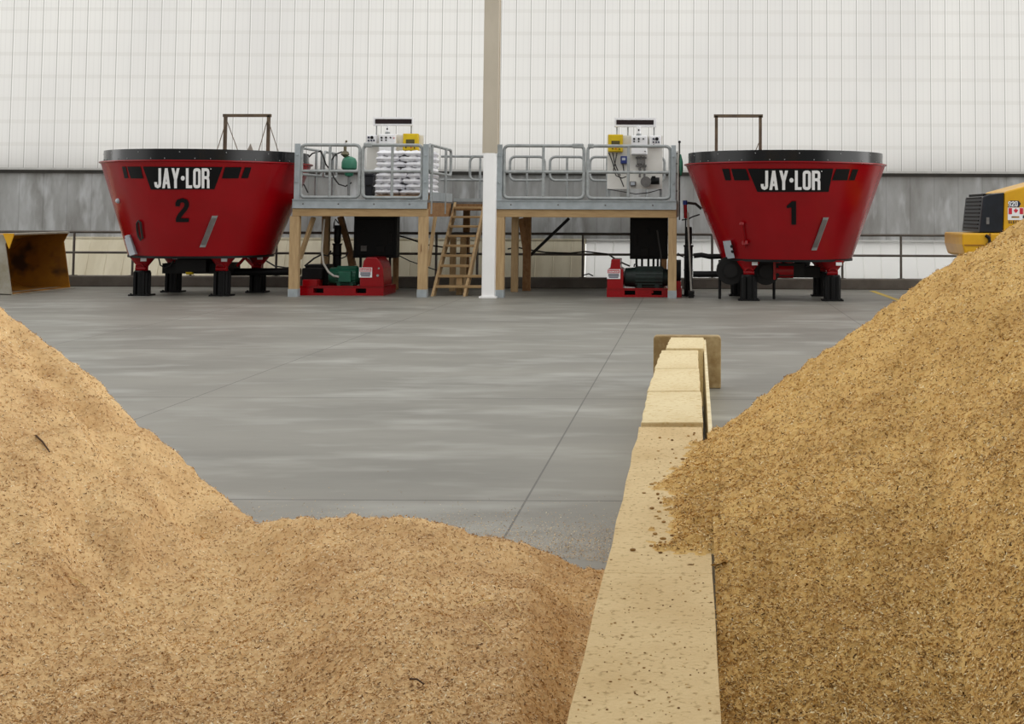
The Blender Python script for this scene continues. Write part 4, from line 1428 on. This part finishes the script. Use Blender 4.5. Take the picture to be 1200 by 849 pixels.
# decals on the hood side
oy = YL - .004
b = MB().prism([W(1181, 243, oy), W(1194, 243, oy), W(1196.5, 239, oy), W(1194, 235.5, oy), W(1184, 235.2, oy)], (0, .003, 0))
bd = b.build('number_badge', m_navy, ld)
b = MB()
for q in text_quads('920', 1181.5, 1192.6, 242.2, 236):
    grid_quad(b, q, lambda x, y: W(x, y, oy - .004), 1, 1)
b.build('lettering', m_letter, bd)
b = MB().prism([W(1181, 258, oy), W(1199.5, 258, oy), W(1199.5, 243.4, oy), W(1181, 243.4, oy)], (0, .003, 0))
fl_ = b.build('flag_sticker', m_letter, ld)
b = MB()
for x0, x1 in ((1182, 1186), (1195, 1199)):
    b.prism([W(x0, 251.2, oy - .003), W(x1, 251.2, oy - .003), W(x1, 244, oy - .003), W(x0, 244, oy - .003)], (0, .002, 0))
leaf = [(0, -1), (.12, -.45), (.6, -.5), (.5, -.2), (.95, .2), (.75, .3), (.8, .6), (.45, .5), (.3, .9 * .6), (.2, .35), (.28, .85), (0, 1.0)]
pts = [(1190.5 + 2.9 * x, 247.4 - 3.1 * y) for x, y in leaf] + [(1190.5 - 2.9 * x, 247.4 - 3.1 * y) for x, y in reversed(leaf[1:-1])]
b.prism([W(x, y, oy - .003) for x, y in pts], (0, .002, 0))
b.build('red_maple_leaf_bars', m_flagr, fl_)
b = MB().prism([W(1185.5, 255.4, oy - .003), W(1194.5, 255.4, oy - .003), W(1194.5, 253.6, oy - .003), W(1185.5, 253.6, oy - .003)], (0, .002, 0))
b.build('print_lines', m_bucket, fl_)
b = MB()
for q in text_quads('ELECTRIC', 1182, 1202.5, 262, 258.6, .14):
    grid_quad(b, q, lambda x, y: W(x, y, oy - .004), 1, 1)
b.build('lettering', m_navy, ld)
MB().prism([W(1198.5, 256, oy), W(1203, 256, oy), W(1203, 252.6, oy), W(1198.5, 252.6, oy)], (0, .003, 0)).build('round_badge', m_navy, ld)

# ================================================================== DIVIDER WALL OF BLOCKS
HW = .5
XL, XR = -.282, .07


def block(pts, z, name, mat, label, zb=0.0, group='concrete divider blocks', bev=.006):
    b = MB().prism([(x, y, zb) for x, y in pts], (0, 0, z - zb))
    o = b.build(name, mat, None, bevel=bev)
    return tag(o, label, 'concrete block', group)


def jag(a, c, n, amp, seed):
    rs = random.Random(seed)
    return [(a[0] + (c[0] - a[0]) * i / n + (rs.uniform(-amp, amp) if 0 < i < n else 0), a[1] + (c[1] - a[1]) * i / n) for i in range(n + 1)]


def blk(y0, y1, l0, r0, l1, r1, z, label, mat, seed, sk=0.):
    pts = jag((r0, y0), (r1, y1 + sk), 8, .004, seed) + jag((l1, y1), (l0, y0 - sk), 8, .006, seed + 50)
    block(pts, z, 'concrete_block', mat, label, bev=.002 if y0 < 5 else .006)


blk(1.2, 4.45, -.272, .074, -.279, .068, HW, 'long dusty concrete divider block nearest the camera', m_blockn, 1)
blk(4.452, 7.44, -.279, .068, -.284, .055, HW, 'concrete divider block half covered by spilled feed from the right heap', m_blockn, 2)
rows = [((750.5, 824), 499.5), ((758, 820.3), 460.6), ((766.8, 818.4), 432.6), ((774.2, 817.4), 410.2)]
labs = ['pale dusty divider block just beyond the spilled feed', 'pale dusty divider block second beyond the spilled feed', 'pale dusty divider block third beyond the spilled feed']
for i in range(3):
    (a0, a1), ay = rows[i]
    (b0, b1), by_ = rows[i + 1]
    A0, A1 = FL(a0, ay, HW), FL(a1, ay, HW)
    B0, B1 = FL(b0, by_, HW), FL(b1, by_, HW)
    blk(A0.y + .07, B0.y - .04, A0.x, A1.x, B0.x + .008, B1.x + .006, HW + (.012, .006, .0)[i], labs[i], m_block, 10 + i, .02)
A0, A1 = FL(780, 409, HW), FL(826.2, 409, HW)
B0, B1 = FL(786, 394.8, HW), FL(825.4, 394.8, HW)
blk(A0.y + .1, B0.y - .02, A0.x, A1.x - .012, B0.x, B1.x - .008, HW - .004, 'pale dusty divider block at the far end against the end plate', m_block, 20)
# thin plank beside the blocks
b = MB().prism([(.088, 7.0, 0), (.112, 7.0, 0), (.128, 12.86, 0), (.107, 12.86, 0)], (0, 0, HW - .03))
tag(b.build('plank', m_plank, None, bevel=.003), 'thin pale plank standing along the right side of the divider blocks', 'plank')
# end plate
a, c = W(765.5, 453, 13.02), W(845, 394, 13.02)
b = MB().prism([(a.x, 13.0, 0), (c.x, 13.0, 0), (c.x, 13.0, c.z - .02), (c.x - .02, 13.0, c.z), (a.x + .02, 13.0, c.z), (a.x, 13.0, c.z - .02)], (0, .16, 0))
o = b.build('end_block', m_plate, None, bevel=.012)
tag(o, 'brownish concrete end plate standing across the far end of the divider', 'concrete block')

# ================================================================== FEED HEAPS
def vnoise(x, y, seed):
    r = np.random.RandomState(seed)
    tbl = r.rand(256, 256)
    xi, yi = np.floor(x).astype(int), np.floor(y).astype(int)
    fx, fy = x - xi, y - yi
    fx, fy = fx * fx * (3 - 2 * fx), fy * fy * (3 - 2 * fy)
    g = lambda i, j: tbl[i % 256, j % 256]
    return (g(xi, yi) * (1 - fx) + g(xi + 1, yi) * fx) * (1 - fy) + (g(xi, yi + 1) * (1 - fx) + g(xi + 1, yi + 1) * fx) * fy - .5


def lumps(x, y, seed):
    return (.07 * vnoise(x * 1.6, y * 1.1, seed) + .035 * vnoise(x * 4 + .5 * y, y * 2.5, seed + 1) + .022 * vnoise(x * 11, y * 8, seed + 2)
            + .024 * vnoise(x * 27, y * 22, seed + 3) + .016 * vnoise(x * 55, y * 50, seed + 4))


def colpx(x, y):
    return PX + F * x / y


silL = [(-700, -20), (-400, 110), (-150, 285), (0, 378), (43, 412), (83, 437), (110, 457), (147, 492), (200, 530), (213, 547), (257, 580), (287, 610), (310, 624), (335, 622), (360, 618), (428, 611), (496, 613),
        (530, 620), (564, 633), (625, 643), (660, 658), (680, 668), (700, 671), (720, 671.5), (760, 672)]
sp = np.array([p[0] for p in silL], float)
ridge = np.interp(sp, [-700, 0, 260, 330, 500, 673, 760], [6.9, 6.9, 6.75, 6.3, 5.9, 6.15, 6.15])
sz = np.array([W(p[0], p[1], yr).z for p, yr in zip(silL, ridge)])


def hL(x, y):
    # columns fan out towards the viewer only partly: blend of true x and pixel column
    pc = colpx(x, np.maximum(y, 1.0))
    pr = colpx(x, 6.3)
    p = .62 * pc + .38 * pr
    zr = np.interp(p, sp, sz)
    yr = np.interp(p, sp, ridge)
    t = yr - y
    kf = np.interp(p, [-200, 150, 320, 600, 690], [.30, .22, .07, .035, .03])
    h = zr - kf * np.maximum(t, 0) - .06 * np.maximum(t, 0) ** 2 * np.interp(p, [0, 300], [0.25, .0])
    kb = np.interp(p, [0, 280, 420], [.8, .7, .55])
    h = h - kb * np.maximum(-t - .02, 0)
    # shallow rake marks running down the slope
    q, al = x * .75 + y * .55, y * .75 - x * .55
    amp = np.interp(p, [150, 330, 500], [1, .7, .25]) * np.clip((6.6 - y) * 2, .25, 1)
    h = h + amp * (.14 * vnoise(q * 2.6, al * .3, 77) + .08 * vnoise(q * 6.5, al * .6, 78))
    floor_ = np.interp(p, [640, 690], [.17, .02]) * np.clip((6.0 - y) * 2, 0, 1)
    return np.where(y < 6.0, .5 * (h + floor_ + np.sqrt((h - floor_) ** 2 + .004)), h)


def march(hf, ax, ay):
    d = ray(ax, ay)
    t0, t1 = 2.0 / d.y, 8.5 / d.y
    for i in range(500):
        p = EYE + d * (t0 + (t1 - t0) * i / 500)
        if p.z < float(hf(np.array([p.x]), np.array([p.y]))[0]):
            break
    return p


RAKES = [([(12, 388), (40, 418), (85, 470), (120, 505), (150, 560), (190, 590), (240, 618)], .05, .08),
         ([(150, 545), (215, 590), (300, 660), (390, 730)], .028, .12),
         ([(20, 560), (110, 640), (230, 720), (330, 800)], .028, .14)]
RAKES = [([march(hL, *q) for q in pts], dp, wd_) for pts, dp, wd_ in RAKES]
hL_plain = hL


def hL(x, y):
    h = hL_plain(x, y)
    for pts, dp, wd_ in RAKES:
        best = np.full_like(x, 9.0)
        side = np.zeros_like(x)
        for a, c in zip(pts[:-1], pts[1:]):
            vx, vy = c.x - a.x, c.y - a.y
            L2 = vx * vx + vy * vy + 1e-9
            t = np.clip(((x - a.x) * vx + (y - a.y) * vy) / L2, 0, 1)
            dx_, dy_ = x - a.x - t * vx, y - a.y - t * vy
            d_ = np.sqrt(dx_ * dx_ + dy_ * dy_)
            side = np.where(d_ < best, np.sign(vx * dy_ - vy * dx_), side)
            best = np.minimum(best, d_)
        wob = 1 + 1.2 * vnoise(x * 6, y * 6, 61)
        h = h - dp * wob * np.exp(-(best / wd_) ** 2) + .2 * dp * np.exp(-((best - 2 * wd_) / wd_) ** 2)
    return h


silR = [(812, 512), (835, 503), (870, 481), (901, 460), (957, 420), (1000, 391), (1050, 355), (1090, 326), (1150, 292), (1200, 262), (1300, 205), (1500, 110), (1700, 60)]
spR = np.array([p[0] for p in silR], float)
szR = np.array([W(p[0], p[1], 6.9).z for p in silR])


def hR(x, y):
    pc = colpx(x, np.maximum(y, 1.0))
    pr = colpx(x, 6.9)
    p = np.where(y < 6.9, .5 * pc + .5 * pr, pr)
    zr = np.interp(p, spR, szR)
    t = 6.9 - y
    w = np.clip((p - 835) / 220, 0, 1)
    d0 = .01 * np.maximum(t, 0) + .19 * np.maximum(t - 2.15, 0)
    d1 = .20 * np.maximum(t, 0) + .02 * np.maximum(t, 0) ** 2
    return zr - (d0 * (1 - w) + d1 * w) - .75 * np.maximum(-t - .02, 0)


def feed_material(name, base, b2, dust):
    m = bpy.data.materials.new(name)
    m.use_nodes = True
    nt = m.node_tree
    b = nt.nodes['Principled BSDF']
    b.inputs['Roughness'].default_value = .85
    b.inputs['Specular IOR Level'].default_value = .2
    tc = nt.nodes.new('ShaderNodeTexCoord')
    n1 = nt.nodes.new('ShaderNodeTexNoise'); n1.inputs['Scale'].default_value = 3.2; n1.inputs['Detail'].default_value = 7; n1.inputs['Roughness'].default_value = .65
    n2 = nt.nodes.new('ShaderNodeTexVoronoi'); n2.inputs['Scale'].default_value = 140
    nt.links.new(tc.outputs['Object'], n1.inputs['Vector']); nt.links.new(tc.outputs['Object'], n2.inputs['Vector'])
    mx = nt.nodes.new('ShaderNodeMix'); mx.data_type = 'RGBA'
    mx.inputs['A'].default_value = (*lin(base), 1); mx.inputs['B'].default_value = (*lin(b2), 1)
    r = nt.nodes.new('ShaderNodeMapRange'); r.inputs[1].default_value = .42; r.inputs[2].default_value = .68
    nt.links.new(n1.outputs['Fac'], r.inputs[0]); nt.links.new(r.outputs[0], mx.inputs['Factor'])
    sx = nt.nodes.new('ShaderNodeSeparateColor'); nt.links.new(n2.outputs['Color'], sx.inputs[0])
    m2 = nt.nodes.new('ShaderNodeMix'); m2.data_type = 'RGBA'
    m2.inputs['B'].default_value = (*lin(dust), 1)
    nt.links.new(mx.outputs['Result'], m2.inputs['A'])
    nt.links.new(math_node(nt, 'MULTIPLY', sx.outputs[0], .6), m2.inputs['Factor'])
    nt.links.new(m2.outputs['Result'], b.inputs['Base Color'])
    return m


def flake_material(name, ramp, patch=(156, 110, 62)):
    m = bpy.data.materials.new(name)
    m.use_nodes = True
    nt = m.node_tree
    b = nt.nodes['Principled BSDF']
    b.inputs['Roughness'].default_value = .7
    b.inputs['Specular IOR Level'].default_value = .25
    g = nt.nodes.new('ShaderNodeNewGeometry')
    cr = nt.nodes.new('ShaderNodeValToRGB')
    cr.color_ramp.interpolation = 'LINEAR'
    el = cr.color_ramp.elements
    el[0].position, el[0].color = ramp[0][0], (*lin(ramp[0][1]), 1)
    el[1].position, el[1].color = ramp[-1][0], (*lin(ramp[-1][1]), 1)
    for p, c in ramp[1:-1]:
        e = el.new(p); e.color = (*lin(c), 1)
    nt.links.new(g.outputs['Random Per Island'], cr.inputs[0])
    tc = nt.nodes.new('ShaderNodeTexCoord')
    n1 = nt.nodes.new('ShaderNodeTexNoise'); n1.inputs['Scale'].default_value = 3.2; n1.inputs['Detail'].default_value = 7; n1.inputs['Roughness'].default_value = .65
    nt.links.new(tc.outputs['Object'], n1.inputs['Vector'])
    r = nt.nodes.new('ShaderNodeMapRange'); r.inputs[1].default_value = .46; r.inputs[2].default_value = .68
    nt.links.new(n1.outputs['Fac'], r.inputs[0])
    mx = nt.nodes.new('ShaderNodeMix'); mx.data_type = 'RGBA'
    mx.inputs['B'].default_value = (*lin(patch), 1)
    nt.links.new(cr.outputs[0], mx.inputs['A'])
    nt.links.new(math_node(nt, 'MULTIPLY', r.outputs[0], .42), mx.inputs['Factor'])
    nt.links.new(mx.outputs['Result'], b.inputs['Base Color'])
    return m


m_feedL = feed_material('pelleted_feed_base', (224, 190, 138), (190, 148, 98), (222, 192, 144))
m_feedR = feed_material('hull_feed_base', (218, 181, 112), (184, 142, 76), (212, 180, 120))
RAMP_L = [(0, (76, 52, 26)), (.10, (142, 104, 60)), (.28, (202, 164, 110)), (.6, (228, 195, 144)), (.9, (238, 214, 168)), (1, (252, 242, 212))]
RAMP_R = [(0, (66, 46, 18)), (.12, (134, 96, 44)), (.32, (194, 152, 80)), (.62, (220, 180, 106)), (.9, (234, 208, 150)), (1, (252, 240, 200))]
m_flkL = flake_material('feed_flakes', RAMP_L)
m_flkR = flake_material('hull_flakes', RAMP_R, (152, 108, 48))


def flakes(hf, xs, ys, lo, hi, zmin):
    """small tilted quads lying on the surface"""
    e = .012
    z = hf(xs, ys)
    nx = -(hf(xs + e, ys) - z) / e
    ny = -(hf(xs, ys + e) - z) / e
    N = np.stack([nx, ny, np.ones_like(nx)], -1)
    N /= np.linalg.norm(N, axis=1, keepdims=True)
    N += RS.normal(0, .38, N.shape)
    N /= np.linalg.norm(N, axis=1, keepdims=True)
    t = RS.normal(0, 1, N.shape)
    t -= N * np.sum(t * N, 1, keepdims=True)
    t /= np.linalg.norm(t, axis=1, keepdims=True)
    bt_ = np.cross(N, t)
    k = len(xs)
    L = RS.uniform(lo, hi, (k, 1)); Wd = L * RS.uniform(.22, .5, (k, 1))
    c = np.stack([xs, ys, z + .002], -1) + N * RS.uniform(0, .003, (k, 1))
    bend = N * L * .12
    q = np.stack([c - t * L / 2 - bt_ * Wd / 2, c + t * L / 2 - bt_ * Wd / 2 * .7, c + t * L / 2 + bt_ * Wd / 2 * .7, c - t * L / 2 + bt_ * Wd / 2], 1)
    ok = z > zmin
    return q[ok].reshape(-1, 3)


def heap(name, hf0, seed, x0, x1, y0, y1, res, nfl, mats, zmin=.0, mask=None, fsize=(.0045, .0125), extra=None):
    hf = lambda x, y: hf0(x, y) + lumps(x, y, seed)
    nx, ny = int((x1 - x0) / res), int((y1 - y0) / res)
    xs, ys = np.meshgrid(np.linspace(x0, x1, nx + 1), np.linspace(y0, y1, ny + 1))
    z = hf(xs, ys)
    zc_ = np.maximum(z, zmin - .01)
    V = np.stack([xs, ys, zc_], -1).reshape(-1, 3)
    idx = np.arange((nx + 1) * (ny + 1)).reshape(ny + 1, nx + 1)
    Q = np.stack([idx[:-1, :-1], idx[:-1, 1:], idx[1:, 1:], idx[1:, :-1]], -1).reshape(-1, 4)
    keep = (z.reshape(-1)[Q] > zmin - .005).any(1)
    if mask is not None:
        cxy = V[Q].mean(1)
        keep &= mask(cxy[:, 0], cxy[:, 1])
    Q = Q[keep]
    # flakes denser near the viewer
    u = RS.uniform(0, 1, nfl)
    fy = y0 / (1 - u * (1 - y0 / y1))
    lo_ = np.maximum(x0, -.53 * fy); hi_ = np.minimum(x1, .27 * fy)
    fx = lo_ + (hi_ - lo_) * RS.uniform(0, 1, nfl)
    wide = RS.uniform(0, 1, nfl) < .38          # the rest of the heap outside the photographed part
    fy = np.where(wide, RS.uniform(y0, y1, nfl), fy)
    lo_ = np.where(wide, x0, lo_); hi_ = np.where(wide, x1, hi_)
    fx = lo_ + (hi_ - lo_) * RS.uniform(0, 1, nfl)
    okk = hi_ > lo_
    if mask is not None:
        okk &= mask(fx, fy)
    fx, fy = fx[okk], fy[okk]
    Fv = flakes(hf, fx, fy, fsize[0], fsize[1], zmin)
    if extra is not None:
        Fv = np.concatenate([Fv, extra])
    used = np.unique(Q)
    remap = -np.ones(len(V), int); remap[used] = np.arange(len(used))
    V = V[used]; Q = remap[Q]
    nb = len(V)
    nf = len(Fv) // 4
    FQ = nb + np.arange(nf * 4).reshape(-1, 4)
    allv = np.concatenate([V, Fv]); allq = np.concatenate([Q, FQ])
    base = np.array([(x0 + x1) / 2, (y0 + y1) / 2, 0.0])
    me = bpy.data.meshes.new(name)
    me.vertices.add(len(allv)); me.vertices.foreach_set('co', (allv - base).astype(np.float32).reshape(-1))
    me.loops.add(len(allq) * 4); me.loops.foreach_set('vertex_index', allq.astype(np.int32).reshape(-1))
    me.polygons.add(len(allq)); me.polygons.foreach_set('loop_start', (np.arange(len(allq)) * 4).astype(np.int32))
    for mm in mats:
        me.materials.append(mm)
    mi = np.zeros(len(allq), np.int32); mi[len(Q):] = 1
    me.polygons.foreach_set('material_index', mi)
    sm = np.zeros(len(allq), bool); sm[:len(Q)] = True
    me.polygons.foreach_set('use_smooth', sm)
    me.update(calc_edges=True)
    me.validate()
    o = bpy.data.objects.new(name, me)
    COL.objects.link(o)
    o.location = base
    return o, hf


n_ = 15000
ex = RS.uniform(-2.6, -.3, n_); ey = 6.55 + np.abs(RS.normal(0, .45, n_)) + .25 * vnoise(ex * 3, ex * 0, 5)
toe = flakes(lambda x, y: np.zeros_like(x) + .001, ex, ey, .003, .009, -1)
oL, HLf = heap('feed_heap', hL, 3, -6.4, -.294, 1.7, 8.2, .02, 600000, [m_feedL, m_flkL], extra=toe)
tag(oL, 'tan heap of loose feed on the left, low mound spreading towards the divider', 'feed heap', None, 'stuff')
oR, HRf = heap('feed_heap', hR, 9, .078, 5.2, 1.7, 8.8, .02, 480000, [m_feedR, m_flkR], mask=lambda x, y: (y < 6.96) | (x > .135))
tag(oR, 'tall golden heap of loose feed on the right of the divider', 'feed heap', None, 'stuff')


# feed spilled over the top of the divider
def hS(x, y):
    edge = np.interp(y, [4.6, 4.75, 5.2, 5.8, 6.4, 6.9, 7.2, 7.4], [.05, -.17, -.17, -.16, -.13, -.10, -.04, .05])
    edge = edge + .09 * vnoise(x * 0 + 3.3, y * 5, 40) + .05 * vnoise(x * 9, y * 11, 41)
    wall = np.clip(np.maximum(HRf(np.full_like(y, .125), y) - HW, .01), .01, .12)
    k = np.clip((x - edge) / .2, -.4, 1.2)
    return HW + wall * k * .9 - .012


oS, _ = heap('spilled_feed', lambda x, y: hS(x, y), 15, -.27, .118, 4.55, 7.45, .01, 26000, [m_feedR, m_flkR], zmin=HW + .004)
tag(oS, 'golden feed spilled over the top of the divider blocks', 'spilled feed', None, 'stuff')
# dust and crumbs on the block tops
crumb = MB()
rs = random.Random(5)
for i in range(420):
    u = rs.random()
    y = 3.0 / (1 - u * .6)
    x = rs.uniform(XL + .015, XR - .01)
    if y > 4.6 and rs.random() < .35:
        x = rs.uniform(-.16, .05)
    r_ = rs.uniform(.0008, .0026)
    if 4.7 < y < 7.3 and x > -.2 and rs.random() < .5:
        r_ = rs.uniform(.004, .008)
    sc_ = (rs.uniform(.7, 2.0), rs.uniform(.7, 2.0), .7)
    crumb.ball((x, y, HW + r_ * .5), r_, 3, sc_)
m_crumb = flake_material('crumb_bits', [(0, (96, 70, 36)), (.5, (150, 116, 66)), (1, (206, 174, 116))])
tag(crumb.build('feed_crumbs', m_crumb), 'dark crumbs of feed scattered on the divider top', 'crumbs', None, 'stuff')


# loose straws lying on the heaps
def straw(px, py, qx, qy, hf, y_guess, rad, mat, label):
    def hit(ax, ay):
        d = ray(ax, ay)
        t0, t1 = 2.0 / d.y, 8.0 / d.y
        prev = t0
        for i in range(400):
            t = t0 + (t1 - t0) * i / 400
            p = EYE + d * t
            if p.z < float(hf(np.array([p.x]), np.array([p.y]))[0]):
                return p
        return EYE + d * t
    a, c = hit(px, py), hit(qx, qy)
    m_ = (a + c) / 2 + Vector((0, 0, .02))
    o = MB().tube([a + Vector((0, 0, .012)), m_, c + Vector((0, 0, .014))], [rad, rad, rad * .7], 6).build('straw', mat, None, True)
    tag(o, label, 'straw', 'loose straws on the heaps')


straw(81, 680, 100, 692, HLf, 0, .0028, m_straw, 'pale bent straw on the left heap near the left frame edge')
straw(42, 514, 58, 534, HLf, 0, .004, m_twig, 'dark twig on the slope of the left heap')
straw(554, 714, 577, 708, HLf, 0, .0026, m_straw, 'pale straw lying flat on the middle of the low mound')
straw(563, 731, 577, 745, HLf, 0, .0026, m_straw, 'pale straw slanting below the flat one on the low mound')
straw(603, 712, 610, 722, HLf, 0, .0024, m_straw, 'short pale straw on the right part of the low mound')
straw(480, 801, 497, 808, HLf, 0, .003, m_twig, 'short dark stalk low on the mound')
straw(216, 811, 226, 817, HLf, 0, .0026, m_straw, 'short pale straw near the bottom of the left heap')

# ================================================================== LIGHT
w = bpy.data.worlds.new('world')
scene.world = w
w.use_nodes = True
nt = w.node_tree
bg = nt.nodes['Background']
tc = nt.nodes.new('ShaderNodeTexCoord')
s = nt.nodes.new('ShaderNodeSeparateXYZ')
nt.links.new(tc.outputs['Generated'], s.inputs[0])
# overcast daylight: bright sky overhead, open doors to both sides, snow-bright yard behind the translucent back wall
def sstep(v, a, b):
    n = nt.nodes.new('ShaderNodeMapRange')
    n.interpolation_type = 'SMOOTHSTEP'
    n.inputs[1].default_value, n.inputs[2].default_value = a, b
    nt.links.new(v, n.inputs[0])
    return n.outputs[0]


sx_, sy_, sz_ = s.outputs
cr = nt.nodes.new('ShaderNodeValToRGB')
el = cr.color_ramp.elements
el[0].position, el[0].color = .0, (.2, .2, .2, 1)
el[1].position, el[1].color = 1., (1, 1, 1, 1)
for p, v in ((.49, .25), (.53, .36), (.66, .62), (.80, 1.0)):
    e = el.new(p); e.color = (v, v, v, 1)
nt.links.new(math_node(nt, 'MULTIPLY_ADD', sz_, .5, .5), cr.inputs[0])
base_ = math_node(nt, 'MULTIPLY', cr.outputs[0], 1.12)
lr = math_node(nt, 'ADD', math_node(nt, 'MULTIPLY', sstep(sx_, .55, .88), 2.0), math_node(nt, 'MULTIPLY', sstep(sx_, -.62, -.9), 1.0))
side_ = math_node(nt, 'MULTIPLY', lr, sstep(sz_, .55, .3))
back_ = math_node(nt, 'MULTIPLY', sstep(sy_, .0, .12), sstep(sz_, .5, .34))
tot = math_node(nt, 'ADD', base_, math_node(nt, 'ADD', side_, math_node(nt, 'MULTIPLY', back_, 1.08)))
rgb = nt.nodes.new('ShaderNodeVectorMath'); rgb.operation = 'SCALE'
rgb.inputs[0].default_value = (1.0, .991, .972)
nt.links.new(tot, rgb.inputs[3])
nt.links.new(rgb.outputs[0], bg.inputs['Color'])
bg.inputs['Strength'].default_value = 1.0

scene.view_settings.view_transform = 'Standard'
scene.view_settings.look = 'None'
scene.view_settings.gamma = 1
scene.view_settings.exposure = 0.0
scene.view_settings.use_curve_mapping = False
scene.cycles.use_denoising = True
